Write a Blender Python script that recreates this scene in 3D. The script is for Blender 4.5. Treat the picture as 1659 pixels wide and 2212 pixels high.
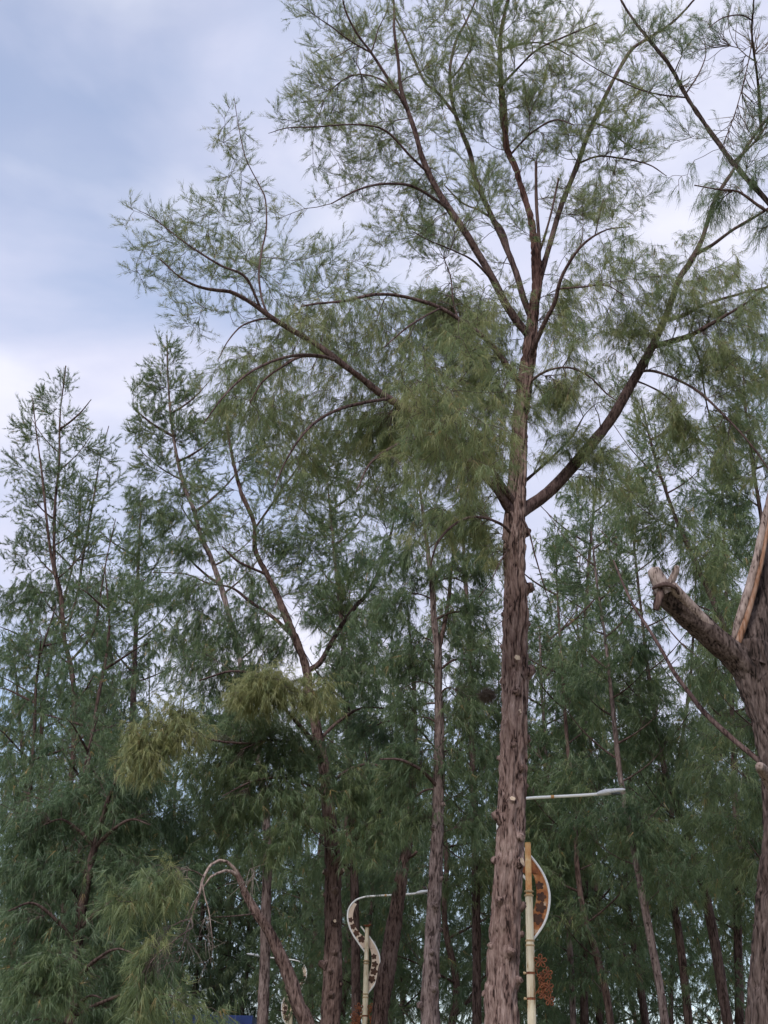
import bpy, math, random
import numpy as np

# ------------------------------------------------------------------ camera, sky, sun, exposure
scene = bpy.context.scene
for o in list(bpy.data.objects):
    bpy.data.objects.remove(o)
VW, VH, VF = 1659.0, 2212.0, 3000.0          # picture frame in drawing units, focal length in the same units
PITCH, ROLL = math.radians(24.0), math.radians(1.2)
CAM = np.array([0.0, 0.0, 1.6])
_F = np.array([0, math.cos(PITCH), math.sin(PITCH)])
_U0 = np.array([0, -math.sin(PITCH), math.cos(PITCH)])
_R0 = np.array([1.0, 0, 0])
_R = math.cos(ROLL) * _R0 + math.sin(ROLL) * _U0
_U = math.cos(ROLL) * _U0 - math.sin(ROLL) * _R0
cd = bpy.data.cameras.new('camera')
cam = bpy.data.objects.new('camera', cd)
scene.collection.objects.link(cam)
cd.sensor_fit = 'VERTICAL'
cd.sensor_height = 24.0
cd.lens = VF / VH * 24.0
cd.clip_start = 0.1
cd.clip_end = 3000.0
from mathutils import Matrix, Vector
cam.matrix_world = Matrix(((_R[0], _U[0], -_F[0], CAM[0]), (_R[1], _U[1], -_F[1], CAM[1]),
                           (_R[2], _U[2], -_F[2], CAM[2]), (0, 0, 0, 1)))
scene.camera = cam

SUN_EL, SUN_AZ = math.radians(42), math.radians(204)     # azimuth clockwise from +Y: behind the camera, to the left
world = bpy.data.worlds.new('World')
scene.world = world
world.use_nodes = True
nt = world.node_tree
nt.nodes.clear()


def N(t, kind, **kw):
    n = t.nodes.new(kind)
    for k, v in kw.items():
        setattr(n, k, v)
    return n


def ramp(t, stops, interp='LINEAR'):
    n = t.nodes.new('ShaderNodeValToRGB')
    n.color_ramp.interpolation = interp
    el = n.color_ramp.elements
    while len(el) > 1:
        el.remove(el[-1])
    el[0].position = stops[0][0]
    el[0].color = (*stops[0][1], 1)
    for p, c in stops[1:]:
        e = el.new(p)
        e.color = (*c, 1)
    return n


L = nt.links.new
out = N(nt, 'ShaderNodeOutputWorld')
bg_sky = N(nt, 'ShaderNodeBackground')
sky = N(nt, 'ShaderNodeTexSky', sky_type='NISHITA', sun_disc=False, sun_elevation=SUN_EL, sun_rotation=SUN_AZ)
bg_sky.inputs['Strength'].default_value = 0.11
L(sky.outputs[0], bg_sky.inputs[0])
tc = N(nt, 'ShaderNodeTexCoord')
mp = N(nt, 'ShaderNodeMapping')
mp.inputs['Location'].default_value = (2.4, 1.1, 0.15)
mp.inputs['Scale'].default_value = (1.0, 1.0, 2.1)
L(tc.outputs['Generated'], mp.inputs[0])
n1 = N(nt, 'ShaderNodeTexNoise')
n1.inputs['Scale'].default_value = 2.6
n1.inputs['Detail'].default_value = 6
n1.inputs['Roughness'].default_value = 0.48
n1.inputs['Distortion'].default_value = 0.35
L(mp.outputs[0], n1.inputs['Vector'])
n2 = N(nt, 'ShaderNodeTexNoise')
n2.inputs['Scale'].default_value = 4.2
n2.inputs['Detail'].default_value = 6
L(mp.outputs[0], n2.inputs['Vector'])
cov = ramp(nt, [(0.37, (0.42,) * 3), (0.58, (1.0,) * 3)])          # thin cloud cover, a little blue where it thins
L(n1.outputs[0], cov.inputs[0])
cloud_col = ramp(nt, [(0.36, (0.58, 0.625, 0.81)), (0.50, (0.67, 0.69, 0.86)), (0.63, (0.82, 0.825, 0.95))])
L(n2.outputs[0], cloud_col.inputs[0])
bg_cl = N(nt, 'ShaderNodeBackground')
bg_cl.inputs['Strength'].default_value = 0.54
L(cloud_col.outputs[0], bg_cl.inputs[0])
mix = N(nt, 'ShaderNodeMixShader')
L(cov.outputs[0], mix.inputs[0])
L(bg_sky.outputs[0], mix.inputs[1])
L(bg_cl.outputs[0], mix.inputs[2])
L(mix.outputs[0], out.inputs[0])

sd = bpy.data.lights.new('sun', 'SUN')
sd.energy = 1.5
sd.angle = math.radians(20)
sd.color = (1.0, 0.96, 0.9)
sun = bpy.data.objects.new('sun', sd)
scene.collection.objects.link(sun)
_sdir = Vector((math.sin(SUN_AZ) * math.cos(SUN_EL), math.cos(SUN_AZ) * math.cos(SUN_EL), math.sin(SUN_EL)))
sun.rotation_euler = _sdir.to_track_quat('Z', 'Y').to_euler()

vs = scene.view_settings
vs.view_transform = 'Standard'
vs.look = 'None'
vs.exposure = 1.08
vs.gamma = 1.0
scene.render.engine = 'CYCLES'
scene.cycles.max_bounces = 5
scene.cycles.diffuse_bounces = 3
scene.cycles.transmission_bounces = 3

rng = np.random.default_rng(7)
random.seed(7)
COL = scene.collection

# ------------------------------------------------------------------ helpers


def at(x, y, Y):
    """point on the sight line of drawing position (x, y) where it reaches world distance Y; and metres per unit there"""
    d = _F + (x - VW / 2) / VF * _R - (y - VH / 2) / VF * _U
    t = Y / d[1]
    return CAM + d * t, t / VF


def tag(o, label=None, cat=None, group=None, kind=None):
    if label:
        o['label'] = label
    if cat:
        o['category'] = cat
    if group:
        o['group'] = group
    if kind:
        o['kind'] = kind
    return o


def empty(name, loc):
    o = bpy.data.objects.new(name, None)
    o.empty_display_size = 0.3
    o.location = loc
    COL.objects.link(o)
    return o


def mesh_tri(name, V, F, mat, attrs=None, smooth=False):
    """V (n,3), F (m,3 or 4) arrays"""
    V = np.asarray(V, np.float32)
    F = np.asarray(F, np.int32)
    k = F.shape[1]
    me = bpy.data.meshes.new(name)
    me.vertices.add(len(V))
    me.vertices.foreach_set('co', V.ravel())
    me.loops.add(F.size)
    me.loops.foreach_set('vertex_index', F.ravel())
    me.polygons.add(len(F))
    me.polygons.foreach_set('loop_start', np.arange(0, F.size, k, dtype=np.int32))
    if smooth:
        me.polygons.foreach_set('use_smooth', np.ones(len(F), bool))
    me.update(calc_edges=True)
    if attrs:
        for an, (dom, arr) in attrs.items():
            a = me.attributes.new(an, 'FLOAT', dom)
            a.data.foreach_set('value', np.asarray(arr, np.float32))
    for m in (mat if isinstance(mat, (list, tuple)) else [mat]):
        me.materials.append(m)
    return me


def link(name, me, parent=None, loc=None):
    o = bpy.data.objects.new(name, me)
    COL.objects.link(o)
    if parent is not None:
        o.parent = parent
    if loc is not None:
        o.location = loc
    return o


class MB:
    """collects quads / triangles (as polygons) into one mesh"""

    def __init__(s):
        s.v, s.f, s.m = [], [], []

    def add(s, vs_, fs_, m=0):
        b = len(s.v)
        s.v += [tuple(map(float, p)) for p in vs_]
        s.f += [tuple(i + b for i in f) for f in fs_]
        s.m += [m] * len(fs_)

    def tube(s, pts, rad, n=8, m=0, caps=True):
        P = [np.array(p, float) for p in pts]
        if not hasattr(rad, '__len__'):
            rad = [rad] * len(P)
        vs_, fs_ = [], []
        ref = np.array([0.13, -1, 0.07])
        for i, p in enumerate(P):
            t = P[min(i + 1, len(P) - 1)] - P[max(i - 1, 0)]
            t /= (np.linalg.norm(t) + 1e-9)
            a = np.cross(t, ref)
            a /= (np.linalg.norm(a) + 1e-9)
            b = np.cross(t, a)
            for k in range(n):
                th = 2 * math.pi * k / n
                vs_.append(p + rad[i] * (math.cos(th) * a + math.sin(th) * b))
        for i in range(len(P) - 1):
            for k in range(n):
                fs_.append((i * n + k, i * n + (k + 1) % n, (i + 1) * n + (k + 1) % n, (i + 1) * n + k))
        if caps:
            fs_.append(tuple(range(n)))
            fs_.append(tuple(range((len(P) - 1) * n, len(P) * n))[::-1])
        s.add(vs_, fs_, m)

    def box(s, lo, hi, m=0):
        x0, y0, z0 = lo
        x1, y1, z1 = hi
        s.add([(x0, y0, z0), (x1, y0, z0), (x1, y1, z0), (x0, y1, z0), (x0, y0, z1), (x1, y0, z1), (x1, y1, z1), (x0, y1, z1)],
              [(0, 3, 2, 1), (4, 5, 6, 7), (0, 1, 5, 4), (1, 2, 6, 5), (2, 3, 7, 6), (3, 0, 4, 7)], m)

    def mesh(s, name, mats, smooth=True):
        me = bpy.data.meshes.new(name)
        me.from_pydata(s.v, [], s.f)
        for m in (mats if isinstance(mats, (list, tuple)) else [mats]):
            me.materials.append(m)
        me.polygons.foreach_set('material_index', s.m)
        if smooth:
            me.polygons.foreach_set('use_smooth', [True] * len(s.f))
        me.update()
        return me

    def build(s, name, mats, parent=None, loc=None, smooth=True):
        return link(name, s.mesh(name, mats, smooth), parent, loc)


# ------------------------------------------------------------------ materials
def new_mat(name):
    m = bpy.data.materials.new(name)
    m.use_nodes = True
    t = m.node_tree
    t.nodes.clear()
    o = N(t, 'ShaderNodeOutputMaterial')
    return m, t, o


def mat_leaf(name, stops, transl=0.5):
    m, t, o = new_mat(name)
    a = N(t, 'ShaderNodeAttribute', attribute_name='tint')
    r = ramp(t, stops)
    t.links.new(a.outputs['Fac'], r.inputs[0])
    d = N(t, 'ShaderNodeBsdfDiffuse')
    tr = N(t, 'ShaderNodeBsdfTranslucent')
    g = N(t, 'ShaderNodeBsdfGlossy')
    g.inputs['Roughness'].default_value = 0.55
    g.inputs['Color'].default_value = (0.9, 0.95, 0.9, 1)
    mx = N(t, 'ShaderNodeMixShader')
    mx.inputs[0].default_value = transl
    mx2 = N(t, 'ShaderNodeMixShader')
    mx2.inputs[0].default_value = 0.04
    for n_ in (d, tr):
        t.links.new(r.outputs[0], n_.inputs['Color'])
    t.links.new(d.outputs[0], mx.inputs[1])
    t.links.new(tr.outputs[0], mx.inputs[2])
    t.links.new(mx.outputs[0], mx2.inputs[1])
    t.links.new(g.outputs[0], mx2.inputs[2])
    t.links.new(mx2.outputs[0], o.inputs[0])
    return m


def mat_bark(name, dark, mid, light, scale=12.0, stretch=0.20, bump=1.2, young=None):
    m, t, o = new_mat(name)
    tc_ = N(t, 'ShaderNodeTexCoord')
    mp_ = N(t, 'ShaderNodeMapping')
    mp_.inputs['Scale'].default_value = (1, 1, stretch)
    t.links.new(tc_.outputs['Object'], mp_.inputs[0])
    a = N(t, 'ShaderNodeTexNoise')
    a.inputs['Scale'].default_value = scale
    a.inputs['Detail'].default_value = 7
    a.inputs['Roughness'].default_value = 0.62
    a.inputs['Distortion'].default_value = 0.5
    t.links.new(mp_.outputs[0], a.inputs['Vector'])
    b = N(t, 'ShaderNodeTexNoise')
    b.inputs['Scale'].default_value = scale * 3.2
    b.inputs['Detail'].default_value = 5
    t.links.new(mp_.outputs[0], b.inputs['Vector'])
    c = N(t, 'ShaderNodeTexNoise')
    c.inputs['Scale'].default_value = 1.7
    c.inputs['Detail'].default_value = 3
    t.links.new(tc_.outputs['Object'], c.inputs['Vector'])
    ad = N(t, 'ShaderNodeMath', operation='MULTIPLY_ADD')
    ad.inputs[1].default_value = 0.45
    t.links.new(b.outputs[0], ad.inputs[0])
    sc = N(t, 'ShaderNodeMath', operation='MULTIPLY')
    sc.inputs[1].default_value = 0.55
    t.links.new(a.outputs[0], sc.inputs[0])
    t.links.new(sc.outputs[0], ad.inputs[2])
    r = ramp(t, [(0.415, dark), (0.46, mid), (0.61, light)])
    t.links.new(ad.outputs[0], r.inputs[0])
    r2 = ramp(t, [(0.35, (0.72, 0.66, 0.64)), (0.65, (1.12, 1.1, 1.1))])
    t.links.new(c.outputs[0], r2.inputs[0])
    mu = N(t, 'ShaderNodeMixRGB', blend_type='MULTIPLY')
    mu.inputs[0].default_value = 1
    t.links.new(r.outputs[0], mu.inputs[1])
    t.links.new(r2.outputs[0], mu.inputs[2])
    if young:                                            # younger bark higher up the stem has its own colour
        z0, z1, ycol = young
        sx = N(t, 'ShaderNodeSeparateXYZ')
        t.links.new(tc_.outputs['Object'], sx.inputs[0])
        mr = N(t, 'ShaderNodeMapRange')
        mr.inputs['From Min'].default_value = z0
        mr.inputs['From Max'].default_value = z1
        t.links.new(sx.outputs['Z'], mr.inputs['Value'])
        my = N(t, 'ShaderNodeMixRGB', blend_type='MULTIPLY')
        my.inputs[2].default_value = (*ycol, 1)
        t.links.new(mr.outputs[0], my.inputs[0])
        t.links.new(mu.outputs[0], my.inputs[1])
        mu = my
    bp = N(t, 'ShaderNodeBump')
    bp.inputs['Strength'].default_value = bump
    bp.inputs['Distance'].default_value = 0.02
    t.links.new(ad.outputs[0], bp.inputs['Height'])
    d = N(t, 'ShaderNodeBsdfPrincipled')
    d.inputs['Roughness'].default_value = 0.9
    d.inputs['Specular IOR Level'].default_value = 0.15
    t.links.new(mu.outputs[0], d.inputs['Base Color'])
    t.links.new(bp.outputs[0], d.inputs['Normal'])
    t.links.new(d.outputs[0], o.inputs[0])
    return m


def mat_noise(name, stops, scale=8, rough=0.7, metallic=0.0, detail=5, bump=0.0):
    m, t, o = new_mat(name)
    tc_ = N(t, 'ShaderNodeTexCoord')
    a = N(t, 'ShaderNodeTexNoise')
    a.inputs['Scale'].default_value = scale
    a.inputs['Detail'].default_value = detail
    a.inputs['Roughness'].default_value = 0.6
    t.links.new(tc_.outputs['Object'], a.inputs['Vector'])
    r = ramp(t, stops)
    t.links.new(a.outputs[0], r.inputs[0])
    d = N(t, 'ShaderNodeBsdfPrincipled')
    d.inputs['Roughness'].default_value = rough
    d.inputs['Metallic'].default_value = metallic
    t.links.new(r.outputs[0], d.inputs['Base Color'])
    if bump:
        bp = N(t, 'ShaderNodeBump')
        bp.inputs['Strength'].default_value = bump
        bp.inputs['Distance'].default_value = 0.01
        t.links.new(a.outputs[0], bp.inputs['Height'])
        t.links.new(bp.outputs[0], d.inputs['Normal'])
    t.links.new(d.outputs[0], o.inputs[0])
    return m


LEAF_STOPS = [(0.0, (0.046, 0.086, 0.048)), (0.28, (0.078, 0.134, 0.062)), (0.52, (0.126, 0.182, 0.078)),
              (0.74, (0.186, 0.228, 0.092)), (0.90, (0.270, 0.275, 0.112)), (1.0, (0.40, 0.25, 0.10))]
M = {}
M['leaf'] = mat_leaf('casuarina_needles', LEAF_STOPS)
M['leaf_dead'] = mat_leaf('dead_needles', [(0, (0.05, 0.035, 0.03)), (1, (0.14, 0.09, 0.06))], 0.1)
M['bark'] = mat_bark('bark_grey_brown', (0.034, 0.024, 0.023), (0.115, 0.087, 0.084), (0.225, 0.182, 0.176))
M['bark_tall'] = mat_bark('bark_grey_brown_to_young', (0.020, 0.012, 0.011), (0.112, 0.074, 0.066), (0.235, 0.178, 0.162), young=(11.0, 14.5, (0.58, 0.46, 0.45)))
M['bark_red'] = mat_bark('bark_red_brown', (0.020, 0.012, 0.011), (0.068, 0.045, 0.040), (0.150, 0.108, 0.098))
M['bark_limb'] = mat_bark('bark_limb', (0.024, 0.015, 0.015), (0.062, 0.040, 0.038), (0.125, 0.090, 0.085), scale=16)
M['bark_dark'] = mat_bark('bark_dark', (0.018, 0.012, 0.011), (0.055, 0.036, 0.033), (0.11, 0.08, 0.075))
M['bark_lopped'] = mat_bark('cracked_grey_bark', (0.010, 0.007, 0.006), (0.046, 0.033, 0.030), (0.125, 0.098, 0.091), scale=15, stretch=0.16, bump=1.2)
M['twig'] = mat_noise('twig_bark', [(0.3, (0.045, 0.030, 0.026)), (0.7, (0.10, 0.072, 0.062))], 3, 0.9)
M['dead_twig'] = mat_noise('bleached_dead_twig', [(0.3, (0.10, 0.08, 0.07)), (0.7, (0.22, 0.18, 0.155))], 5, 0.9)
M['cut'] = mat_noise('sawn_wood', [(0.3, (0.24, 0.18, 0.13)), (0.7, (0.46, 0.37, 0.28))], 20, 0.85)
M['bleached'] = mat_bark('bleached_wood', (0.05, 0.036, 0.033), (0.19, 0.150, 0.135), (0.33, 0.275, 0.255), scale=16, stretch=0.25)
M['dead_limb'] = mat_bark('dead_grey_limb', (0.07, 0.05, 0.045), (0.19, 0.145, 0.13), (0.31, 0.25, 0.225), scale=14, stretch=0.3)
M['orange_wood'] = mat_bark('stripped_orange_wood', (0.07, 0.038, 0.025), (0.20, 0.105, 0.062), (0.31, 0.225, 0.18), scale=12, stretch=0.12)
M['cream'] = mat_bark('weathered_cream_paint', (0.30, 0.20, 0.10), (0.56, 0.50, 0.36), (0.66, 0.62, 0.49), scale=9, stretch=0.12, bump=0.08)
M['cream_rust'] = mat_noise('rusting_cream_paint', [(0.34, (0.56, 0.42, 0.31)), (0.42, (0.42, 0.18, 0.06)), (0.53, (0.27, 0.085, 0.025)), (0.66, (0.10, 0.034, 0.016))], 4.5, 0.75)
M['panel_pink'] = mat_noise('faded_cream_panel', [(0.35, (0.55, 0.42, 0.34)), (0.65, (0.66, 0.54, 0.44)), (0.80, (0.42, 0.24, 0.13))], 4, 0.7)
M['white'] = mat_noise('white_paint', [(0.35, (0.70, 0.70, 0.70)), (0.68, (0.80, 0.80, 0.80)), (0.80, (0.55, 0.40, 0.26))], 3.2, 0.45)
M['rust'] = mat_noise('rusted_iron', [(0.3, (0.07, 0.022, 0.012)), (0.6, (0.20, 0.065, 0.025)), (0.8, (0.34, 0.15, 0.06))], 14, 0.9)
M['orange_rust'] = mat_noise('orange_rust_pole', [(0.3, (0.45, 0.19, 0.06)), (0.6, (0.58, 0.36, 0.16)), (0.8, (0.62, 0.48, 0.30))], 6, 0.8)
M['flower_dark'] = mat_noise('dark_brown_flower', [(0.3, (0.035, 0.015, 0.010)), (0.7, (0.10, 0.042, 0.022))], 10, 0.8)
M['ring'] = mat_noise('brown_ring', [(0.3, (0.30, 0.20, 0.10)), (0.7, (0.42, 0.31, 0.18))], 10, 0.7)
M['lamp_grey'] = mat_noise('lamp_head_aluminium', [(0.3, (0.42, 0.43, 0.46)), (0.7, (0.62, 0.63, 0.66))], 6, 0.45)
M['blue'] = mat_noise('blue_paint', [(0.3, (0.015, 0.035, 0.16)), (0.7, (0.025, 0.06, 0.26))], 2, 0.5)
M['pale_wall'] = mat_noise('pale_render', [(0.3, (0.42, 0.44, 0.48)), (0.7, (0.60, 0.62, 0.66))], 2, 0.8)
M['ground'] = mat_noise('sandy_grass', [(0.35, (0.30, 0.25, 0.18)), (0.55, (0.17, 0.16, 0.08)), (0.7, (0.08, 0.11, 0.04))], 0.35, 0.95, detail=8)
M['glass'] = mat_noise('window_glass', [(0.3, (0.03, 0.04, 0.05)), (0.7, (0.06, 0.07, 0.09))], 2, 0.15)

# ------------------------------------------------------------------ the setting
g = MB()
g.add([(-900, -500, 0), (900, -500, 0), (900, 1600, 0), (-900, 1600, 0)], [(0, 1, 2, 3)])
tag(g.build('ground', M['ground'], smooth=False), 'sandy ground with worn grass under the trees', kind='structure')

# ------------------------------------------------------------------ tree machinery


def vnoise(u, v, pu, seed):
    """smooth value noise, periodic in u with period pu"""
    r = np.random.default_rng(seed)
    tab = r.random((64, 257))
    iu = np.floor(u).astype(int)
    iv = np.floor(v).astype(int)
    fu = u - iu
    fv = v - iv
    fu = fu * fu * (3 - 2 * fu)
    fv = fv * fv * (3 - 2 * fv)
    a = tab[(iu % pu) % 64, iv % 257]
    b = tab[((iu + 1) % pu) % 64, iv % 257]
    c = tab[(iu % pu) % 64, (iv + 1) % 257]
    d = tab[((iu + 1) % pu) % 64, (iv + 1) % 257]
    return (a * (1 - fu) + b * fu) * (1 - fv) + (c * (1 - fu) + d * fu) * fv


def catmull(P, step):
    P = np.asarray(P, float)
    if len(P) == 2:
        n = max(2, int(np.linalg.norm(P[1, :3] - P[0, :3]) / step) + 1)
        s = np.linspace(0, 1, n)[:, None]
        return P[0] * (1 - s) + P[1] * s
    Q = np.vstack([2 * P[0] - P[1], P, 2 * P[-1] - P[-2]])
    outp = []
    for i in range(1, len(Q) - 2):
        n = max(1, int(np.linalg.norm(Q[i + 1, :3] - Q[i, :3]) / step))
        for k in range(n):
            t = k / n
            outp.append(0.5 * ((2 * Q[i]) + (-Q[i - 1] + Q[i + 1]) * t + (2 * Q[i - 1] - 5 * Q[i] + 4 * Q[i + 1] - Q[i + 2]) * t * t
                               + (-Q[i - 1] + 3 * Q[i] - 3 * Q[i + 1] + Q[i + 2]) * t ** 3))
    outp.append(P[-1])
    return np.array(outp)


def frames(P):
    T = np.gradient(P, axis=0)
    T /= np.linalg.norm(T, axis=1)[:, None] + 1e-9
    ref = np.array([0.0, -1.0, 0.02])
    A = ref - (T @ ref)[:, None] * T                     # faces the camera side
    A /= np.linalg.norm(A, axis=1)[:, None] + 1e-9
    B = np.cross(T, A)                                   # screen right for an upright stem
    return T, A, B


def tube_grid(P, Rr, n, bark=0.0, seed=1, groove=None, lumps=0.0):
    """closed-side tube with real bark relief; returns V, F(quads)"""
    T, A, B = frames(P)
    s = np.concatenate([[0], np.cumsum(np.linalg.norm(np.diff(P, axis=0), axis=1))])
    th = np.linspace(0, 2 * np.pi, n, endpoint=False)
    TH, S = np.meshgrid(th, s)
    Rg = np.repeat(np.asarray(Rr)[:, None], n, 1).astype(float)
    if bark > 0:
        wob = 0.7 * (vnoise(TH * 3 / (2 * np.pi), S * 1.3, 3, seed + 5) - .5)
        wob2 = 0.5 * (vnoise(TH * 8 / (2 * np.pi), S * 4.0, 8, seed + 6) - .5)
        q1 = np.abs(vnoise(TH / (2 * np.pi) * 13 + wob * 3 + wob2 * 2, S * 1.9 + wob2, 13, seed) - 0.5) * 2
        q2 = np.abs(vnoise(TH / (2 * np.pi) * 24 + wob * 4 + wob2 * 3, S * 4.2 + wob2 * 2, 24, seed + 3) - 0.5) * 2
        r2 = vnoise(TH / (2 * np.pi) * 48 + wob * 5, S * 11, 48, seed + 1)
        lo = vnoise(TH / (2 * np.pi) * 5, S * 1.1, 5, seed + 2) - .5
        f1 = np.clip(q1 / 0.36, 0, 1)
        f2 = np.clip(q2 / 0.45, 0, 1)
        d = bark * (0.8 * (f1 * f1 * (3 - 2 * f1)) + 0.5 * f2 - 1.0 + 0.5 * (r2 - .5)) + lumps * lo
        Rg += d
    if groove is not None:
        for (s0, s1, ang, depth, wid) in groove:
            c = ang + 0.18 * np.sin(S * 2.1 + 1) + 0.10 * np.sin(S * 5.3)
            da = (TH - c + np.pi) % (2 * np.pi) - np.pi
            w = np.clip((S - s0) / 0.5, 0, 1) * np.clip((s1 - S) / 0.5, 0, 1)
            Rg -= depth * w * np.exp(-(da / wid) ** 2)
            Rg += 0.5 * depth * w * np.exp(-((np.abs(da) - 2.0 * wid) / wid) ** 2)
    Vv = P[:, None, :] + Rg[:, :, None] * (np.cos(TH)[:, :, None] * A[:, None, :] + np.sin(TH)[:, :, None] * B[:, None, :])
    m = len(P)
    idx = np.arange(m * n).reshape(m, n)
    F = np.stack([idx[:-1], np.roll(idx, -1, 1)[:-1], np.roll(idx, -1, 1)[1:], idx[1:]], -1).reshape(-1, 4)
    return Vv.reshape(-1, 3), F


UP, DROOP = 0, 1


class Tree:
    def __init__(s, name, label, Y, base, group=None, bark='bark', limb='bark_limb', needle=(0.13, 0.005), seed=1,
                 tufts=7, per=6, twig_len=(0.25, 0.55), twig_step=0.10, tint=0.4, cat='tree', prism=True, dens=1.0):
        s.Y = Y
        s.root = empty(name, base)
        tag(s.root, label, cat, group)
        s.base = np.array(base, float)
        s.bark, s.limbm = bark, limb
        s.nl, s.nw = needle
        s.r = np.random.default_rng(seed)
        s.seed = seed
        s.tufts, s.per, s.tl, s.ts, s.tint, s.prism = tufts, per, twig_len, twig_step, tint, prism
        s.P = np.zeros((0, 3))
        s.T = np.zeros((0, 3))
        s.Rn = np.zeros(0)
        s.br = []           # generated branchlets: (points, radii, habit, tint, bare)
        s.nlimb = 0
        s.dens = dens

    def nodes(s, P, T, R):
        s.P = np.vstack([s.P, P])
        s.T = np.vstack([s.T, T])
        s.Rn = np.concatenate([s.Rn, R])

    def px(s, pts, dY):
        """pts (x, y, width); dY: start/end (or per point) offset of distance"""
        n = len(pts)
        if not hasattr(dY, '__len__'):
            dY = (0, dY)
        dy = np.interp(np.linspace(0, 1, n), np.linspace(0, 1, len(dY)), dY)
        o = []
        for (x, y, w), d in zip(pts, dy):
            p, k = at(x, y, s.Y + d)
            o.append((*p, w * k / 2))
        return np.array(o)

    def stem(s, Q, name, n=None, bark=None, mat=None, step=None, groove=None, lumps=None, taper_end=False, node=True, bare=False):
        Rm = Q[:, 3].max()
        step = step or max(0.09, Rm * 0.8)
        C = catmull(Q, step)
        P, R = C[:, :3], np.maximum(C[:, 3], 0.004)
        n = n or (28 if Rm > 0.1 else 10 if Rm > 0.04 else 6)
        bk = (0.035 if Rm > 0.12 else 0.15 * Rm) if bark is None else bark
        V, F = tube_grid(P, R, n, bk, s.seed * 17 + s.nlimb, groove, lumps if lumps is not None else bk * 1.2)
        s.nlimb += 1
        # close the tip
        m = len(P)
        V = np.vstack([V, P[-1] + (P[-1] - P[-2]) / (np.linalg.norm(P[-1] - P[-2]) + 1e-9) * R[-1] * 0.4])
        tip = len(V) - 1
        last = (m - 1) * n
        me = bpy.data.meshes.new(name)
        faces = F.tolist() + [(last + k, last + (k + 1) % n, tip) for k in range(n)]
        me.from_pydata((V - s.base).tolist(), [], faces)
        me.polygons.foreach_set('use_smooth', [True] * len(faces))
        me.materials.append(M[mat or (s.bark if name == 'trunk' else s.limbm)])
        me.update()
        o = link(name, me, s.root)
        if node:
            T, _, _ = frames(P)
            s.nodes(P, T, R)
        if bare:
            pass
        return o

    def trunk(s, pts, dY=0, **kw):
        Q = s.px(pts, dY)
        # carry the trunk down to the ground with a root flare
        q0 = Q[0]
        h = q0[2]
        if h > 0.3:
            lean = (Q[1, :3] - Q[0, :3])
            lean = lean / max(lean[2], 0.3) * 0.5
            b1 = np.array([q0[0] - lean[0] * h * 0.5, q0[1] - lean[1] * h * 0.5, h * 0.5, q0[3] * 1.05])
            b0 = np.array([q0[0] - lean[0] * h * 0.8, q0[1] - lean[1] * h * 0.8, -0.05, q0[3] * 1.45])
            Q = np.vstack([b0, b1, Q])
        s.base[:] = (Q[0, 0], Q[0, 1], 0)
        s.root.location = s.base
        return s.stem(Q, 'trunk', **kw)

    def limb(s, pts, dY=0, **kw):
        Q = s.px(pts, dY)
        # start inside the wood it grows from
        if len(s.P):
            d = np.linalg.norm(s.P - Q[0, :3], axis=1)
            i = d.argmin()
            if d[i] < 1.2:
                off = s.P[i] - Q[0, :3]
                fall = np.linspace(1, 0, len(Q))[:, None] ** 1.5
                Q[:, :3] += off * fall
        return s.stem(Q, 'limb', **kw)

    def clump(s, cx, cy, rx, ry, n, habit=DROOP, dY=0.0, depth=None, tint=0.0, reach=3.0, bare=False):
        """n branchlets growing from the nearest wood towards points spread through an ellipsoid"""
        n = max(1, int(round(n * s.dens)))
        c, k = at(cx, cy, s.Y + dY)
        dep = depth if depth is not None else (rx + ry) / 2 * k * 0.9
        g_ = s.r.normal(size=(n, 3))
        g_ /= np.linalg.norm(g_, axis=1)[:, None]
        g_ *= s.r.random((n, 1)) ** (1 / 2.6)
        X = c + np.outer(g_[:, 0] * rx * k, _R) + np.outer(g_[:, 1] * ry * k, np.array([0, 0, 1])) + np.outer(g_[:, 2] * dep, np.array([0, 1, 0]))
        s.grow(X, habit, tint, bare)

    def grow(s, X, habit, tint, bare=False):
        d0 = np.sqrt(((X[:, None, :] - s.P[None, ::3, :]) ** 2).sum(-1)).min(1)
        for x in X[np.argsort(d0)]:
            v = x - s.P
            d = np.linalg.norm(v, axis=1) + 1e-6
            cs = (v * s.T).sum(1) / d
            cost = d * (1.25 - 0.55 * cs) + np.where(s.Rn < 0.006, 0.35, 0)
            i = int(cost.argmin())
            Ln = d[i]
            if Ln < 0.12:
                continue
            p0 = s.P[i]
            dr = v[i] / Ln
            jit = s.r.normal(size=3) * 0.16 * Ln
            if habit == UP:
                p1 = p0 + Ln * 0.4 * (0.5 * dr + 0.6 * s.T[i] * max(cs[i], 0) + np.array([dr[0], dr[1], 0]) * 0.3) + jit * 0.5
                p2 = x - np.array([dr[0] * 0.2, dr[1] * 0.2, 0.32]) * Ln + jit
            else:
                p1 = p0 + Ln * 0.4 * (0.7 * dr + 0.3 * s.T[i]) + np.array([0, 0, 0.16 * Ln]) + jit * 0.5
                p2 = x + np.array([-dr[0] * 0.25, -dr[1] * 0.25, 0.20]) * Ln + jit
            n = max(4, min(14, int(Ln / 0.16) + 3)) if s.prism else max(4, min(8, int(Ln / 0.25) + 3))
            t = np.linspace(0, 1, n)[:, None]
            C = (1 - t) ** 3 * p0 + 3 * (1 - t) ** 2 * t * p1 + 3 * (1 - t) * t * t * p2 + t ** 3 * x
            C[1:] += s.r.normal(size=(n - 1, 3)) * 0.012 * Ln ** 0.5
            r0 = min(max(s.Rn[i] * 0.75, 0.004), 0.006 + 0.0095 * Ln)
            R = r0 * (1 - t[:, 0]) + 0.0035 * t[:, 0]
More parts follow.
